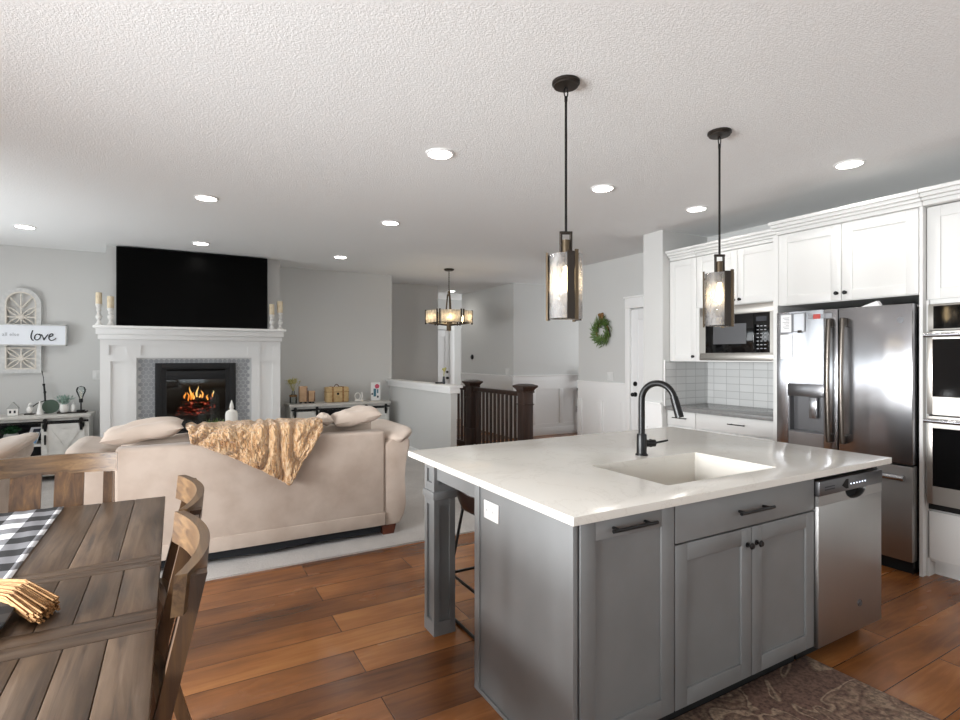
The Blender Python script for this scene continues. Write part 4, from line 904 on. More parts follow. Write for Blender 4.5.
# microwave cabinet
mc = thing('upper_cabinet', 'white two door wall cabinet built around the microwave', 'cabinet', (4.77, 3.15, 1.385))
mb = MB(); mb.box(XU+0.02, XB, 2.625, 3.555, 1.91, 2.42); mb.box(XU+0.0, XB, 3.515, 3.555, 1.385, 1.91); mb.box(XU+0.0, XB, 2.625, 2.745, 1.385, 1.91); mb.box(XU+0.0, XB, 2.745, 3.515, 1.385, 1.397); mb.box(XB-0.01, XB, 2.745, 3.515, 1.397, 1.91)
mb.build('case', 'cabinet_white', mc)
for a0, a1, ka in ((2.64, 3.112, 3.085), (3.116, 3.552, 3.143)):
    d = MB().shaker('x', XU, a0, a1, 1.915, 2.415).build('door', 'cabinet_white', mc); knob(d, 'x', XU, ka, 1.955)
cr = MB(); crown(cr, XU, 2.626, 3.554, 2.42, XU+0.06, False); cr.build('crown_moulding', 'cabinet_white', mc)
mw = thing('microwave', 'stainless framed built in microwave over the gray counter', 'microwave', (4.7, 3.13, 1.4))
mb = MB(); y0, y1, z0, z1 = 2.75, 3.512, 1.4, 1.905; X = XU-0.012
mb.box(X, X+0.02, y0, y1, z0, 1.465, 0.003); mb.box(X, X+0.02, y0, y1, 1.822, z1, 0.003); mb.box(X, X+0.02, y0, 2.795, 1.465, 1.822); mb.box(X, X+0.02, 3.44, y1, 1.465, 1.822); mb.box(X+0.02, 4.95, y0+0.02, y1-0.02, z0+0.01, z1-0.01)
mb.build('trim_kit', 'stainless_warm', mw)
MB().box(X-0.008, X+0.02, 2.94, 3.438, 1.468, 1.82, 0.003).build('door', 'black_glass', mw)
MB().box(X-0.0095, X-0.007, 3.01, 3.35, 1.55, 1.735).build('window', 'dw_panel', mw, 'gray mesh window')
cp = MB().box(X-0.008, X+0.02, 2.797, 2.937, 1.468, 1.82, 0.003).build('control_panel', 'black_glass', mw)
mb = MB()
for r_ in range(7):
    for c_ in range(3): MB().box(X-0.0095, X-0.0078, 2.822+c_*0.034, 2.842+c_*0.034, 1.50+r_*0.033, 1.508+r_*0.033).build('key', 'print_gray', cp)
MB().box(X-0.0095, X-0.0078, 2.82, 2.915, 1.745, 1.785).build('display', 'ink', cp)
# base cabinet with gray counter and tile
bc = thing('base_cabinet', 'white base cabinet with black bar pulls under the gray counter', 'cabinet', (4.75, 3.25, 0))
mb = MB(); mb.box(4.45, XB, 2.625, 3.885, 0.1, 0.885); mb.box(4.52, XB, 2.625, 3.885, 0, 0.1); mb.build('case', 'cabinet_white', bc)
for a0, a1 in ((2.63, 3.53), (3.536, 3.88)):
    d = MB().ab('x', 4.43, a0, a1, 0, 0.02, 0.735, 0.878, 0.002).build('drawer', 'cabinet_white', bc); 
    barpull(d, 'x', 4.43, (a0+a1)/2-0.085, (a0+a1)/2+0.085, 0.815, r=0.005)
    if a1-a0 > 0.5:
        for b0, b1 in ((a0, (a0+a1)/2-0.002), ((a0+a1)/2+0.002, a1)): MB().shaker('x', 4.43, b0, b1, 0.11, 0.728).build('door', 'cabinet_white', bc)
    else: MB().shaker('x', 4.43, a0, a1, 0.11, 0.728).build('door', 'cabinet_white', bc)
tag(MB().box(4.395, XB-0.012, 2.622, 3.876, 0.886, 0.926, 0.003).build('back_countertop', 'gray_counter'), 'dark gray countertop below the microwave and white tile', 'countertop')
struct(MB().box(XB-0.01, XB+0.0, 2.62, 3.878, 0.927, 1.384).build('wall_backsplash', 'subway_tile'))
mb = MB(); mb.box(4.40, XB-0.011, 3.879, 3.889, 0.927, 1.384); bsr = struct(mb.build('wall_tile_return', 'subway_tile_return'))
MB().box(4.388, 4.40, 3.877, 3.89, 0.927, 1.40).build('edge_trim', 'trim_white', bsr)
plate('wall_outlet', 'white outlet on the subway tile near the refrigerator', 'outlet', 'x', XB-0.010, 2.86, 1.13, 0.075, 0.115)

# refrigerator surround cabinet
XF = 4.225
fc = thing('fridge_cabinet', 'tall white cabinet over the refrigerator with two panel doors', 'cabinet', (4.65, 2.1, 0))
mb = MB(); mb.box(XF+0.02, XB, 1.636, 2.60, 1.84, 2.41); mb.box(XF, XB, 2.585, 2.62, 0.0, 1.84); mb.box(XF, XF+0.02, 2.58, 2.62, 1.84, 2.41); mb.box(XF+0.02, XB, 2.60, 2.62, 1.84, 2.409); mb.box(XF-0.0, XB, 1.617, 1.636, 0.0, 2.41)
mb.build('case', 'cabinet_white', fc)
for a0, a1, ka in ((1.64, 2.107, 2.08), (2.111, 2.578, 2.138)):
    d = MB().shaker('x', XF, a0, a1, 1.845, 2.405, rail=0.07).build('door', 'cabinet_white', fc); knob(d, 'x', XF, ka, 1.898)
cr = MB(); crown(cr, XF, 1.617, 2.584, 2.41, XF+0.07, True); crown(cr, XF+0.05, 2.55, 2.584, 2.41, XF+0.3, True); cr.build('crown_moulding', 'cabinet_white', fc)
# refrigerator
rf = thing('refrigerator', 'stainless french door refrigerator with water dispenser and freezer drawer', 'refrigerator', (4.5, 2.1, 0))
y0, y1 = 1.65, 2.555; XD = 4.165
MB().box(XD+0.075, 4.98, y0+0.01, y1-0.01, 0.03, 1.765, 0.004).build('body', 'firebox_black', rf)
mb = MB(); mb.box(XD+0.06, XD+0.5, y0+0.02, y1-0.02, 0.0, 0.03); mb.box(XD+0.05, XD+0.075, y0+0.015, y1-0.015, 0.03, 0.085); mb.build('toe_grille', 'shadow_gap', rf)
# left door with dispenser opening
yd0, yd1 = 2.102, y1; dz0, dz1 = 0.855, 1.225; dy0, dy1 = 2.20, 2.46
mb = MB(); t = XD+0.07
mb.box(XD, t, yd0, dy0, 0.725, 1.78, 0.004); mb.box(XD, t, dy1, yd1, 0.725, 1.78, 0.004); mb.box(XD, t, dy0, dy1, 0.725, dz0); mb.box(XD, t, dy0, dy1, dz1, 1.78)
ld = mb.build('left_door', 'stainless', rf)
mb = MB(); mb.box(XD+0.055, t-0.002, dy0, dy1, dz0, 1.13); mb.box(XD+0.004, XD+0.055, dy0, dy1, dz0, dz0+0.012); mb.box(XD+0.002, XD+0.055, dy0, dy0+0.01, dz0, 1.13); mb.box(XD+0.002, XD+0.055, dy1-0.01, dy1, dz0, 1.13)
dp = mb.build('dispenser_recess', 'dw_panel', ld)
MB().box(XD-0.006, XD+0.05, dy0-0.004, dy1+0.004, 1.13, dz1, 0.003).build('dispenser_panel', 'badge', ld)
MB().box(XD+0.02, XD+0.04, 2.262, 2.318, 0.965, 1.125, 0.004).build('dispenser_paddle', 'stainless', ld)
MB().box(XD, t, y0, 2.096, 0.725, 1.78, 0.004).build('right_door', 'stainless', rf)
fd = MB().box(XD, t, y0, y1, 0.09, 0.712, 0.004).build('freezer_drawer', 'stainless_dull', rf)
for yc in (2.145, 2.053):
    mb = MB(); mb.tube([(XD-0.038-0.022*math.sin(PI*i/16), yc, 0.82+0.88*i/16) for i in range(17)], 0.0175, 12, flat=0.75)
    for z in (0.84, 1.68): mb.box(XD-0.045, XD, yc-0.014, yc+0.014, z-0.03, z+0.03, 0.004)
    mb.build('door_handle', 'dark_handle', rf)
mb = MB(); mb.cyl((XD-0.05, y0+0.025, 0.64), (XD-0.05, y1-0.025, 0.64), 0.02, n=16)
for y in (y0+0.09, y1-0.09): mb.box(XD-0.05, XD, y-0.015, y+0.015, 0.622, 0.648, 0.003)
mb.build('freezer_handle', 'stainless', fd)
def badge(parent, axis, plane, a, z, r, m='badge'):
    mb = MB()
    def at(da, dz, d): return (a+da, plane-d, z+dz) if axis == 'y' else (plane-d, a+da, z+dz)
    mb.cyl(at(0, 0, 0), at(0, 0, 0.0025), r, n=24)
    mb.tube([at(r*0.86*math.cos(t), r*0.86*math.sin(t), 0.003) for t in [2*PI*i/24 for i in range(24)]], r*0.06, 6, closed=True)
    sg = 1 if axis == 'y' else -1
    mb.tube([at(sg*r*(-0.15+0.32*math.cos(t)), r*0.45*math.sin(t), 0.003) for t in [0.6+i*0.35 for i in range(15)]], r*0.07, 6)
    mb.tube([at(sg*r*(0.35+0.18*math.cos(t)), r*0.4*math.sin(t), 0.003) for t in [0.5+i*0.35 for i in range(14)]], r*0.07, 6)
    mb.build('round_badge', m, parent)
badge(rf, 'x', XD, 1.716, 1.675, 0.02)
# papers on the fridge door
def note(lab, ya, yb_, za, zb, border=True, lines=0, m='paper'):
    o = thing('fridge_note', lab, 'note', (XD, (ya+yb_)/2, za), 0)
    MB().box(XD-0.004, XD-0.0005, ya, yb_, za, zb).build('sheet', m, o)
    if border:
        mb = MB()
        for b in ((ya-0.004, ya+0.004, za, zb), (yb_-0.004, yb_+0.004, za, zb), (ya, yb_, za-0.004, za+0.004), (ya, yb_, zb-0.004, zb+0.004)): mb.box(XD-0.007, XD-0.0005, *b)
        mb.build('frame', 'print_gray', o)
    if lines:
        mb = MB()
        for k in range(lines): mb.box(XD-0.0048, XD-0.004, ya+0.02, yb_-0.018-0.012*(k % 3), zb-0.03-k*(zb-za-0.05)/lines, zb-0.026-k*(zb-za-0.05)/lines)
        mb.build('printed_lines', 'print_gray', o)
    return o
note('white framed printed note at the top corner of the fridge door', 2.432, 2.522, 1.62, 1.763, True, 8)
n2 = note('blank pale card with a clip, right of the framed fridge note', 2.335, 2.42, 1.625, 1.765, True, 0, 'paper_cool')
MB().box(XD-0.012, XD-0.004, 2.355, 2.385, 1.615, 1.635, 0.002).build('clip', 'dark_bronze', n2)
note('plain white paper hanging below the framed fridge note', 2.43, 2.522, 1.415, 1.605, False)
mg = thing('magnet_strip', 'thin strip of red and dark lettered magnets on the fridge', 'magnet', (XD, 2.22, 1.72))
for k, (ya, yb_, m) in enumerate(((2.275, 2.312, 'print_gray'), (2.222, 2.272, 'magnet_red'), (2.19, 2.216, 'print_gray'), (2.14, 2.186, 'print_gray'))):
    MB().box(XD-0.004, XD-0.0005, ya, yb_, 1.715, 1.75).build('magnet_tile', m, mg)
pt = thing('loose_paper', 'folded white paper lying on top of the refrigerator', 'paper', (4.3, 1.9, 1.782)); MB().prism([(1.84, 1.781), (1.96, 1.781), (1.86, 1.815)], 'x', 4.18, 4.22).build('sheet', 'paper', pt)

# oven tower
XO = 4.272
ot = thing('oven_cabinet', 'tall white cabinet holding the double wall oven', 'cabinet', (4.65, 1.2, 0))
ya, yb_ = 0.70, 1.616
mb = MB(); mb.box(XO+0.02, XB, ya, yb_, 1.80, 2.41); mb.box(XO+0.0, XB, yb_-0.014, yb_, 0, 1.8); mb.box(XO, XB, ya, ya+0.02, 0, 1.8); mb.box(XO+0.02, XB, ya+0.02, yb_-0.014, 0.1, 0.44); mb.box(XO+0.09, XB, ya+0.02, yb_-0.014, 0.0, 0.1); mb.box(XO+0.02, XO+0.04, ya+0.02, yb_-0.014, 1.775, 1.80)
mb.build('case', 'cabinet_white', ot)
for a0, a1, ka in ((ya+0.004, 1.14, 1.11), (1.144, yb_-0.004, 1.18)):
    d = MB().shaker('x', XO, a0, a1, 1.805, 2.405, rail=0.07).build('door', 'cabinet_white', ot); knob(d, 'x', XO, ka, 1.86)
cr = MB(); crown(cr, XF, 0.62, 1.615, 2.41, XF+0.07); cr.box(XF+0.05, XB, ya, yb_, 2.41, 2.43); cr.build('crown_moulding', 'cabinet_white', ot)
d = MB().ab('x', XO, ya+0.004, yb_-0.006, 0, 0.02, 0.12, 0.43, 0.002).build('drawer', 'cabinet_white', ot); barpull(d, 'x', XO, 1.06, 1.23, 0.37)
ov = thing('double_oven', 'stainless double wall oven with black glass doors at the right edge', 'oven', (4.6, 1.2, 0.44))
oy0, oy1 = 0.725, 1.600
MB().box(XO+0.03, 4.9, oy0, oy1, 0.445, 1.77).build('body', 'shadow_gap', ov)
MB().box(XO-0.02, XO+0.03, oy0, oy1, 1.60, 1.77, 0.003).build('control_frame', 'stainless_warm', ov)
cp = MB().box(XO-0.024, XO-0.019, oy0+0.03, oy1-0.03, 1.612, 1.758).build('control_panel', 'black_glass', ov)
MB().box(XO-0.0255, XO-0.0235, 1.05, 1.25, 1.665, 1.71).build('display', 'ink', cp)
def oven_door(z0, z1, wz0, wz1, hz):
    mb = MB(); x0, x1 = XO-0.035, XO+0.03
    mb.box(x0, x1, oy0, oy0+0.035, z0, z1, 0.003); mb.box(x0, x1, oy1-0.03, oy1, z0, z1, 0.003); mb.box(x0, x1, oy0+0.035, oy1-0.03, z0, wz0); mb.box(x0, x1, oy0+0.035, oy1-0.03, wz1, z1)
    d = mb.build('oven_door', 'stainless_warm', ov)
    MB().box(x0+0.002, x1, oy0+0.035, oy1-0.03, wz0, wz1).build('glass', 'black_glass', d)
    mb = MB(); mb.cyl((x0-0.045, oy0+0.01, hz), (x0-0.045, oy1-0.002, hz), 0.014, n=14)
    for y in (oy0+0.05, oy1-0.05): mb.box(x0-0.045, x0, y-0.012, y+0.012, hz-0.01, hz+0.01)
    mb.build('handle', 'stainless', d)
oven_door(1.06, 1.595, 1.175, 1.545, 1.57); oven_door(0.485, 1.05, 0.60, 0.975, 1.022)
MB().box(XO-0.01, XO+0.03, oy0, oy1, 0.445, 0.482).build('vent', 'shadow_gap', ov)

# ------------------------------------------------------------------ island
IX0, IX1, IY0, IY1 = 1.112, 3.19, 1.352, 2.762
il = thing('kitchen_island', 'gray shaker kitchen island cabinet with paneled corner posts', 'kitchen island', (2.15, 1.75, 0))
BX0, BX1, BY0, BY1 = 1.132, 3.132, 1.395, 2.035
mb = MB(); mb.box(BX0+0.02, 1.69, BY0, BY1-0.02, 0.105, 0.885); mb.box(2.48, 2.53, BY0, BY1-0.02, 0.105, 0.885); mb.box(1.69, 2.48, BY0, BY1-0.02, 0.105, 0.62); mb.box(1.69, 2.48, BY0, 1.475, 0.62, 0.885); mb.box(1.69, 2.48, 1.98, BY1-0.02, 0.62, 0.885); mb.box(BX0+0.02, 2.53, BY0+0.075, BY1-0.02, 0.0, 0.105); mb.box(BX0+0.02, BX1, BY1-0.02, BY1, 0.0, 0.885); mb.box(3.113, BX1, BY0-0.01, BY1-0.02, 0.105, 0.885); mb.box(3.113, BX1, BY0+0.075, BY1-0.02, 0.0, 0.105)
mb.build('carcass', 'island_gray', il)
MB().box(BX0+0.021, 2.531, BY0-0.002, BY0-0.0005, 0.107, 0.884).build('reveal_shade', 'shadow_gap', il)  # thin black sheet painted as the shade in the gaps between fronts
mb = MB(); mb.box(BX0, BX0+0.02, IY0+0.028, BY1, 0.0, 0.885, 0.001); mb.box(BX0-0.006, BX0, BY1-0.042, BY1, 0.0, 0.885, 0.001); mb.box(BX0-0.008, BX0, IY0+0.028, BY1, 0.0, 0.018, 0.003)
mb.build('end_panel', 'island_gray', il)
box('toe_kick', 'shadow_gap', il, BX0+0.021, 2.529, BY0+0.073, BY0+0.0745, 0.001, 0.104)  # near-black sheet over the gray plinth, shade of the recess as colour
YD = 1.375
d = MB().shaker('y', YD, 1.160, 1.606, 0.115, 0.877, rail=0.065).build('pullout_door', 'island_gray', il); barpull(d, 'y', YD, 1.275, 1.485, 0.845, r=0.0065)
d = MB().ab('y', YD, 1.612, 2.527, 0, 0.02, 0.735, 0.877, 0.002).build('drawer', 'island_gray', il); barpull(d, 'y', YD, 1.955, 2.175, 0.805, r=0.0065)
for a0, a1, ka in ((1.612, 2.068, 2.04), (2.072, 2.527, 2.10)):
    d = MB().shaker('y', YD, a0, a1, 0.115, 0.728, rail=0.065).build('door', 'island_gray', il); knob(d, 'y', YD, ka, 0.66)
def post(x0, y0):
    mb = MB(); s_ = 0.12
    def face(za, zb):
        mb.box(x0+0.012, x0+s_-0.012, y0+0.012, y0+s_-0.012, za, zb)
        f = 0.03
        for cx in (x0, x0+s_-f):
            for cy in (y0, y0+s_-f): mb.box(cx, cx+f, cy, cy+f, za, zb)
        for z0, z1 in ((za, za+0.045), (zb-0.035, zb)):
            mb.box(x0+0.001, x0+s_-0.001, y0+0.001, y0+s_-0.001, z0, z1)
    face(0.0, 0.70); mb.box(x0-0.001, x0+s_+0.001, y0-0.001, y0+s_+0.001, 0.0, 0.07); face(0.735, 0.885); mb.box(x0-0.008, x0+s_+0.008, y0-0.008, y0+s_+0.008, 0.70, 0.738, 0.002)
    return mb.build('corner_post', 'island_gray', il)
post(1.148, 2.50); post(3.02, 2.50)
mb = MB(); mb.box(1.165, 1.185, BY1, 2.50, 0.80, 0.885); mb.box(3.08, 3.10, BY1, 2.50, 0.80, 0.885); mb.box(1.268, 3.02, 2.58, 2.60, 0.80, 0.885); mb.build('apron', 'island_gray', il)
po = plate('power_outlet', 'white outlet on the island end panel below the counter', 'outlet', 'x', BX0, 1.897, 0.795, 0.115, 0.075)
# countertop with sink cut-out
SX0, SX1, SY0, SY1 = 1.715, 2.445, 1.50, 1.955
ct = MB(); z0, z1 = 0.8855, 0.915
bm = ct.bm
def ringv(z, q): return [bm.verts.new((x, y, z)) for x, y in q]
oq = [(IX0, IY0), (IX1, IY0), (IX1, IY1), (IX0, IY1)]; iq = [(SX0, SY0), (SX1, SY0), (SX1, SY1), (SX0, SY1)]
OT, OB, IT, IB = ringv(z1, oq), ringv(z0, oq), ringv(z1, iq), ringv(z0, iq)
for i in range(4):
    j = (i+1) % 4
    bm.faces.new((OT[i], OT[j], IT[j], IT[i])); bm.faces.new((OB[i], IB[i], IB[j], OB[j])); bm.faces.new((OT[i], OB[i], OB[j], OT[j])); bm.faces.new((IT[i], IT[j], IB[j], IB[i]))
es = [e for e in bm.edges if abs(e.verts[0].co.z-z1) < 1e-6 and abs(e.verts[1].co.z-z1) < 1e-6 and len([f for f in e.link_faces if abs(f.normal.z) < 0.5 or True]) == 2 and (set(e.verts) <= set(OT))]
bmesh.ops.bevel(bm, geom=es, offset=0.003, segments=2, affect='EDGES', profile=0.5)
tag(ct.build('island_countertop', 'quartz'), 'large white quartz slab countertop on the gray island', 'countertop')
sk = thing('undermount_sink', 'white rectangular undermount sink in the island counter', 'sink', (2.08, 1.73, 0.68))
mb = MB(); zb = 0.68; t = 0.012; e = 0.004
mb.box(SX0-t-e, SX1+t+e, SY0-t-e, SY1+t+e, zb-t, zb); mb.box(SX0-t-e, SX0-e, SY0-t-e, SY1+t+e, zb, 0.885); mb.box(SX1+e, SX1+t+e, SY0-t-e, SY1+t+e, zb, 0.885); mb.box(SX0-e, SX1+e, SY0-t-e, SY0-e, zb, 0.885); mb.box(SX0-e, SX1+e, SY1+e, SY1+t+e, zb, 0.885)
mb.build('basin', 'sink_white', sk)
MB().lathe(2.08, 1.73, [(0.055, zb+0.0005), (0.055, zb+0.003), (0.04, zb+0.002), (0.038, zb+0.001)], 24).build('drain', 'badge', sk)
fa = thing('faucet', 'matte black gooseneck pull down kitchen faucet beside the sink', 'faucet', (2.13, 2.03, 0.916))
fx, fy, fz = 2.13, 2.035, 0.9155
mb = MB(); mb.lathe(fx, fy, [(0.032, fz), (0.032, fz+0.006), (0.026, fz+0.01), (0.0255, fz+0.105), (0.023, fz+0.112)], 24); mb.build('base', 'matte_black', fa)
Rg = 0.09; zt = fz+0.29
pts = [(fx, fy, fz+0.11), (fx, fy, fz+0.2)] + [(fx+0.02*(1-math.cos(a)), fy-Rg*(1-math.cos(a)), zt+Rg*math.sin(a)) for a in [PI*i/20*0.93 for i in range(21)]]
MB().tube(pts, 0.0165, 16).build('spout', 'matte_black', fa)
p0 = Vector(pts[-1]); dv = (Vector(pts[-1])-Vector(pts[-2])).normalized()
MB().cyl(p0-dv*0.005, p0+dv*0.10, 0.019, 0.0215, n=20).build('spray_head', 'matte_black', fa)
mb = MB(); mb.cyl((fx+0.02, fy, fz+0.06), (fx+0.075, fy-0.02, fz+0.06), 0.019, n=18); mb.cyl((fx+0.05, fy-0.01, fz+0.06), (fx+0.056, fy-0.012, fz+0.06), 0.022, n=18); mb.cyl((fx+0.075, fy-0.02, fz+0.06), (fx+0.145, fy-0.045, fz+0.072), 0.006, 0.005, n=10); mb.build('lever', 'matte_black', fa)
# dishwasher
dw = thing('dishwasher', 'stainless dishwasher at the right end of the island', 'dishwasher', (2.835, 1.7, 0))
a0, a1 = 2.538, 3.108
MB().box(a0+0.004, a1-0.003, 1.40, 2.0, 0.11, 0.87).build('tub', 'shadow_gap', dw)
MB().box(a0+0.01, a1-0.01, 1.47, 1.49, 0.0, 0.11).build('toe_kick', 'shadow_gap', dw)
mb = MB(); yd = 1.362; pz = 0.795; hw = 0.095; hc = 2.86
mb.box(a0, a1, yd, 1.40, 0.105, pz-0.045, 0.003); mb.box(a0, hc-hw, yd, 1.40, pz-0.045, pz); mb.box(hc+hw, a1, yd, 1.40, pz-0.045, pz)
dd_ = mb.build('door_panel', 'stainless_dull', dw)
mb = MB(); poly = [(hc-hw, pz)] + [(hc-hw*math.cos(PI*i/12), pz-0.045*math.sin(PI*i/12)) for i in range(1, 12)] + [(hc+hw, pz)]
low = [(hc-hw, pz-0.045), (hc+hw, pz-0.045)]
for i in range(len(poly)-1):
    (xa, za), (xb, zb_) = poly[i], poly[i+1]; mb.prism([(xa, pz-0.0455), (xb, pz-0.0455), (xb, zb_), (xa, za)], 'y', yd, yd+0.03)
mb.build('grip_lip', 'stainless_dull', dd_)
MB().box(hc-hw, hc+hw, yd+0.03, 1.40, pz-0.045, pz).build('pocket_handle', 'shadow_gap', dw)
cp = MB().box(a0, a1, yd-0.004, 1.40, pz+0.001, 0.863, 0.003).build('control_panel', 'dw_panel', dw)
mb = MB(); mb.box(a0+0.045, a0+0.125, yd-0.0055, yd-0.003, pz+0.036, pz+0.041); mb.box(a0+0.045, a0+0.125, yd-0.0055, yd-0.003, pz+0.024, pz+0.029); mb.build('printed_marks', 'ink', cp)
MB().prism([(a0+0.19, pz+0.03), (a0+0.225, pz+0.012), (a0+0.245, pz+0.012), (a0+0.245, pz+0.056), (a0+0.225, pz+0.056)], 'y', yd-0.0055, yd-0.003).build('latch_mark', 'shadow_gap', cp)
mb = MB()
for k in range(6): mb.cyl((a0+0.27+k*0.026, yd-0.0055, pz+0.03), (a0+0.27+k*0.026, yd-0.003, pz+0.03), 0.003, n=8)
mb.build('indicator_lights', 'led', cp)
badge(dd_, 'y', yd, 2.895, 0.235, 0.018, 'dw_panel')
# bar stool tucked under the overhang
bs_ = thing('bar_stool', 'dark brown bucket seat stool on thin black legs under the island overhang', 'stool', (1.545, 2.52, 0), 0)
sx, sy = 1.545, 2.52
def shell(u, v):
    a = (u-0.5)*1.9*PI*0.5*1.55; 
    if v < 0.5:
        r_ = 0.19*(v/0.5); return (sx+r_*math.sin(a*1.29)*1.05, sy+r_*math.cos(a*1.29)*0.95, 0.60+0.02*(v/0.5)**2)
    k = (v-0.5)/0.5; hgt = 0.19*(0.5+0.5*math.cos(a*1.29))*0.6+0.075
    return (sx+(0.19+0.05*k)*math.sin(a*1.29)*1.05, sy+(0.19+0.05*k)*math.cos(a*1.29)*0.95, 0.62+hgt*k**1.3)
MB().grid(shell, 36, 14).build('bucket_seat', 'espresso_shell', bs_, solid=0.018)
mb = MB()
for sg in (-1, 1):
    x = sx+sg*0.15; xo = sx+sg*0.23
    mb.tube([(x, sy+0.13, 0.60), (xo, sy+0.20, 0.05), (xo, sy+0.19, 0.014), (xo, sy+0.15, 0.009), (xo, sy-0.15, 0.009), (xo, sy-0.19, 0.014), (xo, sy-0.20, 0.05), (x, sy-0.13, 0.60)], 0.0085, 8)
mb.build('sled_legs', 'matte_black', bs_)
mb = MB(); mb.tube([(sx-0.207, sy+0.18, 0.22), (sx+0.207, sy+0.18, 0.22)], 0.008, 8); mb.tube([(sx-0.207, sy-0.18, 0.22), (sx+0.207, sy-0.18, 0.22)], 0.008, 8)
for sg in (-1, 1): mb.tube([(sx+sg*0.207, sy-0.18, 0.22), (sx+sg*0.207, sy+0.18, 0.22)], 0.008, 8)
mb.build('footrest', 'matte_black', bs_)
mb = MB(); mb.box(sx-0.16, sx+0.16, sy-0.14, sy+0.14, 0.585, 0.598); mb.build('seat_plate', 'matte_black', bs_)
tag(MB().box(1.30, 2.615, 0.55, 1.462, 0.0005, 0.008, 0.003).build('kitchen_rug', 'kitchen_rug'), 'brown patterned rug on the wood floor before the island doors', 'rug')

# ------------------------------------------------------------------ ceiling lights
def can(x, y, label):
    c = thing('recessed_light', label, 'ceiling light', (x, y, ZC-0.012), 0, 'recessed ceiling lights')
    MB().lathe(x, y, [(0.075, ZC-0.001), (0.092, ZC-0.001), (0.09, ZC-0.007), (0.077, ZC-0.011), (0.0745, ZC-0.007)], 32, cap=False).build('trim_ring', 'trim_white', c)
    MB().lathe(x, y, [(0.0755, ZC-0.007), (0.0755, ZC-0.002)], 32).build('lens', 'can_lens', c)
    l = bpy.data.lights.new('lamp_glow', 'AREA'); l.shape = 'DISK'; l.size = 0.12; l.energy = 1.3; l.color = (1, 0.97, 0.93); l.spread = math.radians(130)
    lo = bpy.data.objects.new('lamp_glow', l); C.objects.link(lo); lo.parent = c; lo.location = (0, 0, 0.002)
    return c
c0 = can(1.48, 3.13, 'round recessed light over the back edge of the island, left of nearer pendant')
for x, y, l in ((2.88, 3.15, 'round recessed light between the two pendant rods, beyond the island'), (4.0, 3.18, 'round recessed light nearest the gray wall column above the corner cabinet'), (3.97, 1.93, 'round recessed light in front of the refrigerator cabinet doors'),
                (0.22, 4.95, 'round recessed light above the left end of the sofa back'), (1.82, 4.98, 'round recessed light above the right end of the sofa back'), (-1.315, 6.94, 'round recessed light near the wall with the arched decor'),
                (0.254, 6.95, 'round recessed light directly in front of the television'), (1.874, 7.0, 'round recessed light in front of the right console wall'), (4.76, 9.56, 'small far recessed light in the entry hall behind the chandelier')):
    dup(c0, (x, y, ZC-0.012), l)

